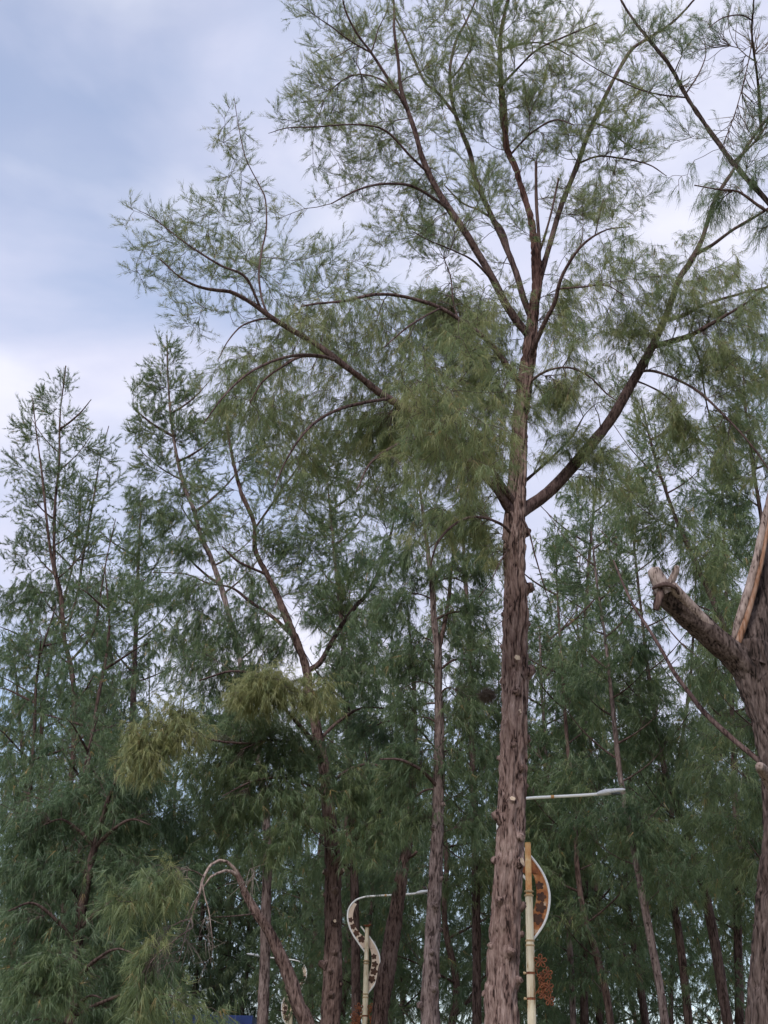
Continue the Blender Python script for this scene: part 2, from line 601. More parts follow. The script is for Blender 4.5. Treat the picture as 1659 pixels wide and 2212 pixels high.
            T = np.gradient(C, axis=0)
            T /= np.linalg.norm(T, axis=1)[:, None] + 1e-9
            s.br.append((C, R, habit, tint + s.r.normal() * 0.085, bare))
            s.nodes(C[1:], T[1:], R[1:])

    def foliage(s, bare_twigs=False):
        """twigs on every branchlet and needle tufts on every twig"""
        tw0, tw1, th, tt, tb = [], [], [], [], []
        Bv, Bf = [], []
        nb = 0
        Dv, Df = [], []
        ndv = 0
        for C, R, habit, tint, bare in s.br:
            k = 4 if s.prism else 3
            V, F = tube_grid(C, R, k)
            if bare:
                Dv.append(V)
                Df.append(F + ndv)
                ndv += len(V)
            else:
                Bv.append(V)
                Bf.append(F + nb)
                nb += len(V)
            seg = np.linalg.norm(np.diff(C, axis=0), axis=1)
            Ltot = seg.sum()
            n = max(3, int(Ltot * 0.85 / s.ts))
            u = s.r.uniform(min(0.6, 0.25 + 0.12 * Ltot), 1.0, n)
            u[-1] = 1.0
            ss = np.concatenate([[0], np.cumsum(seg)]) / Ltot
            P = np.stack([np.interp(u, ss, C[:, i]) for i in range(3)], 1)
            Tg = np.gradient(C, axis=0)
            Tg = np.stack([np.interp(u, ss, Tg[:, i]) for i in range(3)], 1)
            Tg /= np.linalg.norm(Tg, axis=1)[:, None] + 1e-9
            rd = s.r.normal(size=(n, 3))
            rd -= (rd * Tg).sum(1)[:, None] * Tg
            rd /= np.linalg.norm(rd, axis=1)[:, None] + 1e-9
            if habit == UP:
                D = Tg * 0.75 + rd * 0.75 + np.array([0, 0, 0.25])
            else:
                D = Tg * 0.55 + rd * 0.75 + np.array([0, 0, -0.25])
            D[-1] = Tg[-1] + np.array([0, 0, 0.1 if habit == UP else -0.4])
            D /= np.linalg.norm(D, axis=1)[:, None]
            ln = s.r.uniform(s.tl[0], s.tl[1], n) * (1.15 - 0.5 * u)
            E = P + D * ln[:, None]
            if bare:
                V2, F2 = s.prisms(P, E, 0.006)
                Dv.append(V2)
                Df.append(F2 + ndv)
                ndv += len(V2)
                continue
            tw0.append(P)
            tw1.append(E)
            th.append(np.full(n, habit))
            tt.append(np.full(n, tint) + s.r.normal(size=n) * 0.05)
        ob = None
        if tw0:
            A0, A1 = np.vstack(tw0), np.vstack(tw1)
            hb, ti = np.concatenate(th), np.concatenate(tt)
            V2, F2 = s.ribbons(A0, A1, 0.0065 if s.prism else 0.008)
            Bv.append(V2)
            Bf.append(F2 + nb)
            # needles
            m, per = s.tufts, s.per
            n = len(A0)
            sj = (np.arange(m)[None, :] + s.r.random((n, m))) / m
            sj = 0.12 + 0.88 * sj
            D = (A1 - A0)
            ld = np.linalg.norm(D, axis=1)[:, None]
            dn = D / ld
            pos = A0[:, None, :] + D[:, None, :] * sj[:, :, None]
            hang = s.r.uniform(0.35, 1.15, n)[:, None, None]
            td = np.where((hb == UP)[:, None, None], dn[:, None, :] * 0.95 + np.array([0, 0, 0.10]),
                          dn[:, None, :] * 0.48 + hang * np.array([0, 0, -1.0]))
            td = td + s.r.normal(size=(n, m, 3)) * np.where(hb == UP, 0.38, 0.34)[:, None, None]
            td /= np.linalg.norm(td, axis=2)[:, :, None] + 1e-9
            nd = td[:, :, None, :] + s.r.normal(size=(n, m, per, 3)) * np.where(hb == UP, 0.22, 0.22)[:, None, None, None]
            nd /= np.linalg.norm(nd, axis=3)[..., None] + 1e-9
            ll = s.nl * s.r.uniform(0.4, 1.35, (n, m, per)) * np.where(hb == UP, 0.85, 1.35)[:, None, None]
            p0 = np.broadcast_to(pos[:, :, None, :], nd.shape) + s.r.normal(size=nd.shape) * 0.012
            sd_ = np.cross(nd, s.r.normal(size=nd.shape))
            sd_ /= np.linalg.norm(sd_, axis=3)[..., None] + 1e-9
            w = s.nw * s.r.uniform(0.7, 1.3, ll.shape)
            tip = p0 + nd * ll[..., None]
            # widest a third along: base point, two shoulders share one triangle's base
            a = p0 + sd_ * (w / 2)[..., None]
            b = p0 - sd_ * (w / 2)[..., None]
            V = np.stack([a, b, tip], 3).reshape(-1, 3)
            tin = s.tint + ti[:, None, None] + s.r.normal(size=(n, m, 1)) * 0.06 + s.r.normal(size=ll.shape) * 0.05
            tin = np.where(s.r.random((n, m, 1)) < 0.012, 0.97, np.clip(tin, 0, 0.9))
            Fn = np.arange(len(V)).reshape(-1, 3)
            me = mesh_tri('crown', V - s.base, Fn, M['leaf'], {'tint': ('FACE', tin.ravel())})
            ob = tag(link('crown', me, s.root), kind='stuff')
            s.count = len(Fn)
        if Bv:
            me = mesh_tri('branchlets', np.vstack(Bv) - s.base, np.vstack(Bf), M['twig'], smooth=True)
            tag(link('branchlets', me, s.root), kind='stuff')
        if Dv:
            me = mesh_tri('dead_branchlets', np.vstack(Dv) - s.base, np.vstack(Df), M['dead_twig'], smooth=True)
            tag(link('dead_branchlets', me, s.root), kind='stuff')
        return ob

    def prisms(s, A, B, r):
        n = len(A)
        if n == 0:
            return np.zeros((0, 3)), np.zeros((0, 4), int)
        D = B - A
        q = np.cross(D, s.r.normal(size=(n, 3)))
        q /= np.linalg.norm(q, axis=1)[:, None] + 1e-9
        w = np.cross(D, q)
        w /= np.linalg.norm(w, axis=1)[:, None] + 1e-9
        V = np.stack([A + q * r, A - q * r * .5 + w * r * .87, A - q * r * .5 - w * r * .87,
                      B + q * r * .4, B - q * r * .2 + w * r * .35, B - q * r * .2 - w * r * .35], 1).reshape(-1, 3)
        o = np.arange(n)[:, None] * 6
        F = np.concatenate([o + np.array([0, 1, 4, 3]), o + np.array([1, 2, 5, 4]), o + np.array([2, 0, 3, 5])], 0)
        return V, F

    def ribbons(s, A, B, w):
        n = len(A)
        q = np.cross(B - A, s.r.normal(size=(n, 3)))
        q /= np.linalg.norm(q, axis=1)[:, None] + 1e-9
        V = np.stack([A + q * w / 2, A - q * w / 2, B - q * w * .2, B + q * w * .2], 1).reshape(-1, 3)
        return V, np.arange(n)[:, None] * 4 + np.arange(4)

    def stub(s, x, y, size, ang, cut=True, length=1.0, up=0.25):
        """short sawn or broken branch stub on the trunk near (x, y); ang: 0 faces the camera, 90 right"""
        p, k = at(x, y, s.Y)
        d = np.linalg.norm(s.P - p, axis=1)
        i = d.argmin()
        T = s.T[i]
        ref = np.array([0.0, -1.0, 0.02])
        A = ref - T.dot(ref) * T
        A /= np.linalg.norm(A)
        B = np.cross(T, A)
        an = math.radians(ang)
        dr = A * math.cos(an) + B * math.sin(an)
        ax = dr + T * up
        ax /= np.linalg.norm(ax)
        r = size * k * 1.22
        R0 = s.Rn[i]
        pz = s.P[i] + T * T.dot(p - s.P[i])
        st = pz + dr * (R0 - r * 0.9)
        ms = MB()
        L_ = r * 0.9 + r * 0.95 * length
        prof = [(0, 1.9), (0.30, 1.5), (0.55, 1.15), (0.8, 0.98), (1.0, 0.86)]
        rr = random.Random(int(x * 13 + y))
        pts = [st + ax * L_ * a for a, _ in prof]
        ms.tube(pts, [r * b * rr.uniform(.92, 1.08) for _, b in prof], n=10, m=0, caps=False)
        ms.v = [tuple(np.array(v) + np.array([rr.gauss(0, .10), rr.gauss(0, .10), rr.gauss(0, .14)]) * r) for v in ms.v]
        n0 = len(ms.v) - 10
        # sawn face, slightly dished, or a ragged broken end
        rim = [np.array(v) for v in ms.v[n0:]]
        if cut:
            c2 = [pts[-1] + (v - pts[-1]) * 0.80 + ax * r * 0.06 for v in rim]
            ms.add([*rim, *c2], [(k_, (k_ + 1) % 10, 10 + (k_ + 1) % 10, 10 + k_) for k_ in range(10)], 0)
            ms.add(c2, [tuple(range(10))[::-1]], 1)
        else:
            c2 = [pts[-1] + (v - pts[-1]) * rr.uniform(.35, .75) + ax * r * rr.uniform(.05, .6) for v in rim]
            ms.add([*rim, *c2], [(k_, (k_ + 1) % 10, 10 + (k_ + 1) % 10, 10 + k_) for k_ in range(10)], 0)
            ms.add(c2, [tuple(range(10))[::-1]], 0)
        ms.v = [tuple(np.array(v) - s.base) for v in ms.v]
        return ms.build('branch_stub', [M[s.bark], M['cut']], s.root)

    def stubs_random(s, y0, y1, n, size, xs):
        for j in range(n):
            y = s.r.uniform(y0, y1)
            x = np.interp(y, [q[0] for q in xs], [q[1] for q in xs])
            s.stub(x, y, size * s.r.uniform(.6, 1.2), s.r.uniform(-100, 100), s.r.random() < 0.35, s.r.uniform(.5, 1.3))

O3 = (0, 0, 0)
# ------------------------------------------------------------------ the tall tree in the middle
A = Tree('casuarina_tree', 'tallest casuarina with thick grey-brown trunk in front of the nearest street lamp', 19.0, O3, seed=3, bark='bark_tall',
         needle=(0.125, 0.0060), tufts=7, per=5, twig_len=(0.22, 0.50), twig_step=0.057, tint=.70, dens=1.3)
A.trunk([(1085, 2212, 74), (1090, 2060, 68), (1097, 1900, 60), (1104, 1750, 55), (1109, 1600, 52), (1113, 1450, 50), (1114, 1300, 49),
         (1112, 1180, 47), (1114, 1110, 44), (1117, 1040, 36), (1122, 960, 31), (1128, 890, 29), (1137, 820, 28), (1146, 750, 28),
         (1150, 700, 27), (1158, 640, 21), (1162, 590, 17), (1154, 530, 14), (1146, 480, 12.5), (1130, 415, 11.5), (1112, 360, 11),
         (1095, 317, 10.5), (1087, 240, 9.5), (1080, 128, 8), (1083, 62, 7), (1100, -10, 5), (1120, -110, 3)],
        dY=(0, 0, 0, 0.2, 0.5), n=96, step=0.034, bark=0.042, lumps=0.050,
        groove=[(6.0, 12.2, 0.75, 0.050, 0.10), (4.2, 8.5, -0.5, 0.028, 0.09), (7.5, 11.0, 0.15, 0.022, 0.08)])
W = 0.9
# right-hand limb and its forks
A.limb([(1120, 1112, 30), (1145, 1097, 29), (1200, 1055, 27), (1262, 985, 25), (1320, 912, 22), (1362, 840, 20), (1402, 768, 18), (1440, 685, 15),
        (1468, 605, 13), (1490, 570, 12), (1517, 518, 10), (1546, 430, 8), (1586, 365, 7), (1616, 313, 6), (1659, 255, 5), (1720, 170, 3)], (0, 0.8, 1.6), bark=0.012)
A.limb([(1396, 778, 13), (1440, 760, 12), (1480, 742, 11), (1505, 725, 10), (1560, 690, 7), (1620, 650, 5), (1690, 590, 3)], (1.0, 0.0, -1.0))
A.limb([(1425, 720, 9), (1470, 700, 8), (1520, 670, 7), (1600, 640, 5.5), (1659, 622, 5), (1720, 600, 3)], (1.1, 1.6, 2.4))
A.limb([(1488, 572, 9), (1530, 545, 8), (1572, 510, 7), (1620, 478, 6.5), (1659, 452, 6), (1740, 400, 4)], (1.3, 0.6, -0.2))
A.limb([(1384, 846, 7), (1410, 835, 6.5), (1450, 840, 6), (1510, 865, 5.5), (1570, 915, 5), (1620, 965, 4.5), (1668, 1030, 3.5), (1700, 1110, 2)], (1.0, -0.2, -0.8))
A.limb([(1375, 868, 4.5), (1400, 862, 4), (1440, 872, 4), (1480, 910, 3), (1520, 960, 2)], (1.0, 0.6, 0.2))
A.limb([(1500, 730, 6), (1520, 780, 5), (1525, 840, 4), (1535, 900, 3.5), (1560, 960, 2)], (0.3, 0.3, 0.4))
# left-hand long limb that runs through the foliage to the far left
A.limb([(1105, 1120, 25), (1085, 1090, 22), (1060, 1050, 19), (1010, 1000, 17.5), (960, 950, 17), (900, 900, 16.5), (825, 855, 16), (780, 820, 15),
        (740, 790, 14), (690, 752, 13), (640, 720, 12), (590, 690, 11), (550, 660, 10), (520, 642, 9), (495, 630, 8), (465, 627, 7), (430, 620, 6), (390, 600, 4.5), (345, 560, 3)], (0, -1.2, -2.2), bark=0.01)
A.limb([(560, 668, 7), (545, 630, 6.5), (530, 600, 6), (510, 585, 5.5), (480, 575, 4.5), (430, 545, 4), (380, 510, 3), (330, 470, 2.2), (300, 455, 1.5)], (-2.0, -2.3, -2.6))
A.limb([(572, 678, 6), (560, 640, 5), (555, 590, 4.5), (562, 540, 4.5), (573, 490, 4), (572, 430, 3.5), (560, 400, 3), (530, 340, 2.5), (515, 270, 2), (506, 212, 1.2)], (-2.0, -1.6, -1.4))
A.limb([(590, 690, 5), (560, 690, 5), (520, 705, 4), (490, 740, 3), (470, 780, 2)], (-1.9, -2.4, -2.6))
A.limb([(730, 785, 8), (690, 772, 7.5), (640, 770, 7), (585, 783, 6), (530, 812, 5), (480, 860, 4), (440, 915, 2.5)], (-1.4, -2.2, -3.0))
A.limb([(715, 790, 7), (660, 782, 6), (620, 795, 5), (570, 825, 4), (540, 870, 2.5)], (-1.4, -1.2, -1.0))
A.limb([(840, 868, 8), (800, 872, 7.5), (740, 885, 7), (690, 908, 6), (650, 945, 5), (615, 1000, 4), (590, 1060, 2.5)], (-1.0, -1.8, -2.6))
A.limb([(950, 945, 9), (900, 950, 8), (850, 965, 7), (800, 1000, 5), (770, 1060, 3)], (-0.6, -1.6, -2.4))
# second left limb from the main fork, and the shorter one close beside the trunk
A.limb([(1110, 1095, 17), (1090, 1060, 15), (1070, 1030, 13), (1045, 990, 11), (1020, 940, 9), (990, 890, 7), (950, 850, 5), (900, 820, 3)], (0, -0.9, -2.0))
A.limb([(1130, 1055, 8), (1160, 1025, 7), (1200, 985, 6), (1235, 945, 5), (1260, 900, 3)], (0, 0.8, 1.4))
# limb that arches left from below the top fork
A.limb([(1128, 848, 14), (1105, 810, 12), (1085, 780, 11), (1050, 735, 10), (1000, 697, 9), (950, 665, 8.5), (900, 648, 7.5), (850, 637, 7), (800, 637, 6), (745, 650, 5), (690, 655, 4), (650, 662, 2.5)], (0, -1.0, -2.0))
A.limb([(960, 675, 5), (920, 690, 4.5), (880, 710, 4), (830, 750, 2.5)], (-1.0, -1.6, -2))
A.limb([(1000, 697, 4), (985, 660, 3.5), (975, 600, 3), (960, 560, 2)], (-1, -.5, 0))
# upper left limb
A.limb([(1146, 730, 20), (1120, 700, 18), (1090, 655, 17), (1062, 600, 16), (1030, 545, 15.5), (1000, 495, 15), (965, 445, 14), (930, 385, 13), (908, 330, 12), (895, 280, 11), (878, 230, 10),
        (866, 190, 8.5), (860, 130, 7), (852, 70, 6), (850, 0, 5), (835, -80, 3)], (0, -0.8, -1.4), bark=0.008)
A.limb([(878, 232, 8), (860, 200, 7.5), (830, 155, 7), (800, 110, 6), (770, 70, 5), (745, 20, 4), (735, -40, 3)], (-1.2, -1.6, -2.2))
A.limb([(965, 445, 8), (930, 420, 7.5), (880, 395, 6.5), (820, 395, 5.5), (770, 410, 4.5), (715, 440, 3)], (-1, -1.6, -2.4))
A.limb([(915, 350, 6), (880, 320, 5.5), (830, 270, 5), (790, 260, 4.5), (740, 262, 4), (680, 270, 3.5), (620, 275, 2.6), (580, 288, 1.6)], (-1.2, -1.8, -2.6))
A.limb([(860, 205, 5), (820, 170, 4.5), (770, 160, 4), (730, 180, 3), (700, 215, 2)], (-1.2, -.5, 0))
A.limb([(805, 115, 5), (760, 90, 4), (720, 60, 3.5), (690, 40, 2.5), (650, 10, 1.5)], (-1.6, -2.2, -2.8))
A.limb([(1065, 605, 6), (1020, 560, 5), (980, 540, 4), (930, 520, 3), (890, 500, 2)], (-0.4, -1.2, -2))
# second upward limb
A.limb([(1150, 690, 16), (1130, 640, 14), (1110, 575, 13), (1080, 505, 12), (1050, 440, 11.5), (1025, 380, 11), (1015, 330, 10), (990, 265, 9), (975, 210, 8), (972, 150, 6.5), (985, 90, 6), (1010, 40, 5), (1035, -20, 4), (1050, -90, 2)], (0, 0.6, 1.4), bark=0.006)
A.limb([(990, 268, 7), (950, 215, 6.5), (920, 185, 6), (895, 130, 5.5), (875, 80, 4.5), (850, 30, 3)], (0.9, 1.4, 2.0))
A.limb([(1105, 570, 7), (1085, 500, 6), (1040, 460, 5), (1000, 440, 4), (960, 400, 2.5)], (0.3, 1, 1.6))
A.limb([(975, 190, 5), (1000, 150, 4.5), (1020, 90, 4), (1000, 30, 3)], (1, 1.6, 2.2))
# broken stubs standing in the top fork
A.limb([(1163, 600, 10), (1166, 540, 9), (1160, 460, 8), (1158, 400, 7), (1158, 350, 6)], (0.2, 0.0))
A.limb([(1172, 545, 6), (1180, 510, 6), (1192, 460, 5), (1207, 385, 5)], (0.1, -0.3))
# right upward limb
A.limb([(1163, 640, 14), (1176, 590, 13), (1196, 518, 12), (1216, 450, 11.5), (1236, 397, 11), (1255, 345, 10), (1273, 292, 9.5), (1302, 226, 9), (1324, 179, 8), (1345, 140, 7.5), (1368, 106, 7),
        (1401, 84, 6), (1455, 47, 5), (1499, 0, 4), (1540, -50, 2)], (0.2, 1.0, 1.6), bark=0.006)
A.limb([(1155, 785, 11), (1168, 745, 10), (1185, 700, 9.5), (1205, 655, 9), (1214, 610, 8), (1235, 565, 6.5), (1265, 525, 5), (1310, 497, 4), (1360, 490, 2.5)], (0, -0.9, -1.6))
A.limb([(1212, 620, 4), (1260, 618, 4), (1310, 615, 3), (1350, 640, 2)], (-.6, -1, -1.4))
A.limb([(1245, 375, 5), (1290, 352, 4.5), (1340, 350, 4), (1400, 358, 3), (1440, 380, 2)], (0.9, 0.2, -0.3))
A.limb([(1275, 290, 4), (1310, 290, 4), (1350, 315, 3), (1390, 330, 2)], (1.1, 1.6, 2))
A.limb([(1325, 180, 4.5), (1370, 190, 4), (1420, 215, 3), (1450, 250, 2)], (1.2, 1.8, 2.2))
A.limb([(1084, 190, 6), (1120, 150, 5), (1160, 110, 4.5), (1220, 80, 4), (1290, 50, 3)], (0.4, -.4, -1))
A.limb([(1083, 110, 5), (1130, 96, 4.5), (1180, 95, 4), (1230, 120, 3)], (0.4, 1, 1.6))
A.limb([(1105, 340, 5), (1150, 290, 4.5), (1200, 260, 4), (1240, 270, 2.5)], (0.3, -.4, -1))
A.limb([(1140, 835, 6), (1180, 805, 5.5), (1230, 795, 5), (1275, 815, 4), (1310, 850, 3), (1340, 870, 2)], (0, -0.6, -1.2))
A.limb([(1095, 1160, 7), (1070, 1130, 6.5), (1020, 1115, 6), (980, 1130, 5.5), (945, 1170, 5), (930, 1220, 4)], (0, -0.8, -1.2))
A.limb([(1135, 1115, 4), (1150, 1150, 4), (1160, 1200, 3.5), (1175, 1260, 3), (1190, 1310, 2)], (0, -0.5, -0.8))
A.limb([(1100, 1165, 3.5), (1075, 1210, 3), (1060, 1250, 2.5), (1035, 1290, 2)], (0, -0.5, -0.8))
for (x, y, sz, an, cut, ln, up) in [(1113, 1431, 8.5, 5, True, .5, .1), (1088, 1476, 8, -75, True, .9, .4), (1143, 1457, 11, 80, False, 1.0, .35),
                                    (1143, 1275, 9, 85, False, 1.1, .3), (1131, 1152, 8, 80, False, .8, .2), (1109, 1617, 6, -5, False, .7, .1),
                                    (1121, 1548, 6, 25, True, .7, .5), (1110, 1502, 8, 0, False, .6, .1), (1122, 1664, 6, 40, False, .8, .2),
                                    (1110, 1740, 7.5, 0, True, .8, .6), (1078, 1767, 10, -80, False, .9, .3), (1128, 1812, 8, 40, False, 1.0, -.1),
                                    (1130, 1872, 9, 45, True, .9, .3), (1080, 1950, 7, -30, False, .6, .1), (1100, 2060, 9, 15, False, .7, .2),
                                    (1068, 2050, 7, -60, False, .8, .3), (1140, 1350, 6, 85, False, .8, .2), (1086, 1400, 6, -85, False, .8, .3), (1136, 1600, 7, 85, False, 1.0, .3), (1082, 1640, 6, -85, False, .9, .2), (1136, 1700, 6, 88, False, .9, .2), (1125, 1960, 7, 85, False, .9, .3), (1060, 1860, 6, -85, False, .9, .2), (1120, 2020, 6, 80, False, .9, .2), (1060, 2150, 7, -85, False, .9, .3), (1112, 2120, 7, 60, False, .7, .2), (1090, 1330, 6, -85, False, .7, .2)]:
    A.stub(x, y, sz, an, cut, ln, up)
UPc = [  # airy upper crown
    (505, 300, 18, 80, 9), (520, 400, 40, 60, 14), (560, 470, 22, 60, 12), (470, 490, 70, 50, 26), (330, 500, 55, 50, 20), (400, 470, 40, 40, 10),
    (420, 560, 100, 45, 36), (330, 570, 50, 40, 14), (530, 570, 40, 70, 22), (450, 690, 70, 25, 14), (400, 660, 40, 25, 5), (600, 660, 60, 45, 14),
    (700, 560, 80, 45, 24), (660, 620, 50, 45, 14), (760, 600, 60, 40, 18),
    (700, 40, 60, 40, 20), (760, 80, 60, 60, 20), (690, 190, 55, 50, 24), (640, 262, 50, 18, 12), (720, 280, 50, 30, 14), (780, 200, 70, 60, 26), (830, 320, 80, 50, 34), (770, 330, 50, 40, 20),
    (760, 425, 60, 30, 18), (860, 400, 80, 45, 34), (900, 440, 60, 40, 18), (940, 130, 70, 90, 34), (880, 40, 70, 45, 24), (900, 230, 40, 60, 12),
    (1000, 250, 50, 80, 24), (1060, 120, 50, 90, 26), (1040, 40, 60, 50, 16), (1040, 400, 40, 60, 14), (1110, 240, 45, 70, 22), (1150, 140, 70, 60, 28), (1180, 50, 80, 45, 24),
    (1200, 240, 55, 60, 26), (1250, 150, 50, 60, 18), (1290, 80, 50, 60, 16), (1160, 340, 45, 40, 14), (1330, 200, 45, 60, 18), (1400, 70, 60, 50, 20), (1480, 50, 50, 40, 14),
    (1300, 320, 50, 50, 18), (1380, 320, 50, 40, 14), (1420, 210, 40, 40, 10), (1260, 440, 70, 45, 30), (1330, 440, 50, 30, 12), (960, 520, 60, 50, 14), (890, 520, 60, 40, 18),
    (1010, 150, 40, 60, 14), (980, 60, 40, 50, 12), (830, 500, 40, 35, 8)]
for (x, y, a, b, n) in UPc:
    A.clump(x, y, a * 1.4, b * 1.4, n * 0.85, habit=UP)
DRc = [  # hanging lower crown
    (720, 660, 70, 30, 18), (800, 670, 80, 40, 30), (900, 680, 80, 50, 40), (990, 680, 60, 60, 34), (860, 770, 100, 60, 56), (960, 790, 90, 70, 64), (1040, 800, 60, 80, 40),
    (760, 830, 70, 50, 26), (880, 880, 90, 60, 50), (990, 910, 90, 70, 60), (820, 960, 70, 60, 30), (920, 1000, 80, 60, 36), (1030, 1010, 60, 70, 36), (620, 720, 60, 40, 14),
    (560, 770, 60, 35, 14), (480, 830, 60, 50, 16), (600, 850, 60, 50, 14), (680, 900, 60, 50, 18), (640, 990, 60, 50, 16), (760, 930, 60, 50, 18), (1090, 900, 30, 60, 14),
    (1180, 870, 40, 50, 14), (1230, 850, 45, 40, 12), (1220, 950, 50, 40, 12), (1260, 640, 45, 40, 12), (1210, 700, 30, 40, 8), (1300, 560, 50, 40, 14), (1350, 690, 40, 45, 20), (1390, 620, 50, 40, 18), (1440, 640, 50, 40, 16),
    (1480, 560, 45, 45, 16), (1560, 590, 60, 45, 22), (1500, 680, 55, 35, 22), (1600, 680, 60, 45, 24), (1480, 780, 60, 45, 22), (1560, 790, 60, 60, 28), (1640, 780, 50, 70, 22),
    (1430, 900, 50, 45, 14), (1500, 930, 55, 45, 18), (1600, 980, 55, 50, 20), (1560, 900, 50, 40, 14), (1290, 1010, 50, 45, 16), (1340, 1050, 40, 45, 10), (1000, 1130, 60, 45, 22), (930, 1150, 50, 50, 16), (1060, 1180, 35, 45, 10), (1110, 690, 30, 40, 10)]
for (x, y, a, b, n) in DRc:
    A.clump(x, y, a * 1.3, b * 1.3, n * (0.72 if x > 1330 else 1.0), habit=DROOP, tint=.03)
for (x, y, a, b, n) in [(900, 850, 45, 40, 18), (930, 890, 60, 45, 34), (990, 940, 50, 45, 30), (1050, 960, 45, 60, 26), (1090, 880, 30, 50, 16), (1090, 970, 26, 50, 14), (960, 820, 70, 50, 30), (1000, 760, 60, 50, 24), (900, 960, 60, 45, 20), (1060, 700, 40, 40, 14), (1020, 1030, 40, 40, 14)]:
    A.clump(x, y, a * 1.1, b * 1.1, n * 0.55, habit=DROOP, dY=-2.9, depth=1.0, tint=.06)
for (x, y, a, b, n) in [(680, 710, 70, 50, 22), (740, 760, 60, 50, 20), (600, 790, 60, 40, 14), (560, 900, 60, 60, 16), (480, 900, 50, 60, 12), (700, 1000, 70, 60, 18), (620, 920, 50, 50, 12), (780, 880, 60, 50, 20), (640, 1050, 60, 50, 14), (800, 1050, 70, 50, 18), (530, 800, 50, 40, 10)]:
    A.clump(x, y, a, b, n, habit=DROOP, dY=0.6, tint=.02)
for (x, y, a, b, n, hb) in [(900, 250, 280, 230, 44, UP), (1250, 250, 230, 230, 50, UP), (1020, 560, 150, 110, 22, UP), (600, 640, 190, 90, 26, UP), (1350, 640, 230, 180, 40, DROOP), (1190, 800, 110, 150, 22, DROOP), (1560, 780, 130, 200, 30, DROOP), (700, 850, 240, 160, 34, DROOP)]:
    A.clump(x, y, a, b, n, habit=hb, depth=2.6, tint=.04)
A.foliage()

# ------------------------------------------------------------------ the lopped tree at the right edge
C = Tree('lopped_casuarina_tree', 'lopped casuarina at the right edge with a broken bleached limb and split orange wood', 13.5, O3, seed=5, bark='bark_lopped',
         needle=(0.12, 0.0045), tufts=6, per=5, twig_len=(0.2, 0.45), twig_step=0.10, tint=0.46, dens=1.5)
C.trunk([(1664, 2212, 96), (1668, 2100, 90), (1672, 2000, 82), (1678, 1900, 75), (1684, 1780, 70), (1679, 1660, 68), (1659, 1560, 68), (1636, 1490, 70), (1621, 1430, 72), (1618, 1390, 66)],
        n=96, step=0.03, bark=0.044, lumps=0.03)
C.limb([(1622, 1445, 72), (1628, 1390, 62), (1642, 1330, 54), (1655, 1260, 50), (1672, 1150, 46), (1700, 1000, 42), (1735, 850, 36), (1745, 700, 30), (1735, 580, 22), (1700, 490, 14), (1659, 437, 11), (1594, 365, 9.5), (1550, 306, 9),
        (1521, 266, 8.5), (1484, 211, 8), (1448, 142, 7), (1401, 84, 6), (1357, 26, 5), (1325, -30, 3)], (0, 0.3, 1.5, 1.5), mat='bark_lopped', n=40, step=0.06, bark=0.020)
# stripped face of the standing limb: thick shell of bare wood laid against it
Q = C.px([(1588, 1408, 12), (1600, 1372, 14), (1616, 1325, 12), (1632, 1270, 10), (1645, 1215, 9), (1657, 1150, 8), (1668, 1085, 7), (1678, 1020, 5)], (-0.13, -0.11, -.09))
C.stem(Q, 'stripped_wood', n=16, mat='orange_wood', step=0.05, bark=0.004, node=False)
Q = C.px([(1580, 1402, 8), (1592, 1355, 18), (1607, 1310, 21), (1623, 1255, 20), (1637, 1195, 18), (1652, 1120, 16), (1666, 1050, 10)], (-0.07, -0.06, -.05))
C.stem(Q, 'weathered_wood', n=16, mat='bleached', step=0.05, bark=0.006, node=False)
# broken limb to the left with its two stub ends
C.limb([(1612, 1470, 66), (1580, 1425, 62), (1545, 1388, 58), (1505, 1350, 55), (1470, 1318, 52), (1444, 1290, 50), (1430, 1268, 46)], (0, -0.4), mat='bark_lopped', n=44, step=0.03, bark=0.024)
Q = C.px([(1580, 1398, 14), (1545, 1366, 22), (1508, 1328, 26), (1474, 1292, 26), (1452, 1266, 22)], (-0.13, -0.50))
C.stem(Q, 'weathered_wood', n=20, mat='bleached', step=0.04, bark=0.006, node=False)
Q = C.px([(1440, 1285, 40), (1428, 1264, 36), (1420, 1248, 33), (1414, 1236, 30), (1411, 1229, 25)], (-0.42, -0.46))
C.stem(Q, 'broken_stub', n=24, mat='bleached', step=0.02, bark=0.008, node=False)
Q = C.px([(1440, 1272, 20), (1449, 1256, 17), (1456, 1242, 15), (1461, 1228, 13), (1463, 1223, 10)], (-0.42, -0.50))
C.stem(Q, 'broken_stub', n=20, mat='bleached', step=0.02, bark=0.005, node=False)
Q = C.px([(1408, 1272, 6), (1420, 1266, 9), (1436, 1262, 11), (1450, 1264, 9), (1462, 1272, 7), (1467, 1284, 4)], (-0.52, -0.57, -0.50))
C.stem(Q, 'bark_collar', n=16, mat='bark_dark', step=0.02, bark=0.012, node=False)
Q = C.px([(1416, 1318, 10), (1419, 1304, 16), (1424, 1288, 16), (1426, 1270, 12)], (-0.48, -0.5))
C.stem(Q, 'bark_flake', n=14, mat='bark_red', step=0.02, bark=0.012, node=False)
# sawn stub coming towards the camera, lower down
Q = C.px([(1690, 1740, 32), (1672, 1705, 30), (1655, 1675, 28), (1645, 1660, 24), (1641, 1655, 18)], (-0.1, -0.55))
C.stem(Q, 'broken_stub', n=24, mat='bleached', step=0.02, bark=0.004, node=False)
# thin straight dead limb reaching up and left
C.limb([(1660, 1675, 15), (1625, 1642, 13), (1570, 1595, 12), (1510, 1537, 11), (1480, 1495, 10), (1450, 1452, 9), (1420, 1395, 8), (1390, 1345, 7), (1369, 1312, 6), (1345, 1260, 5), (1325, 1210, 3)], (0, 0.8, 1.6), bark=0.003)
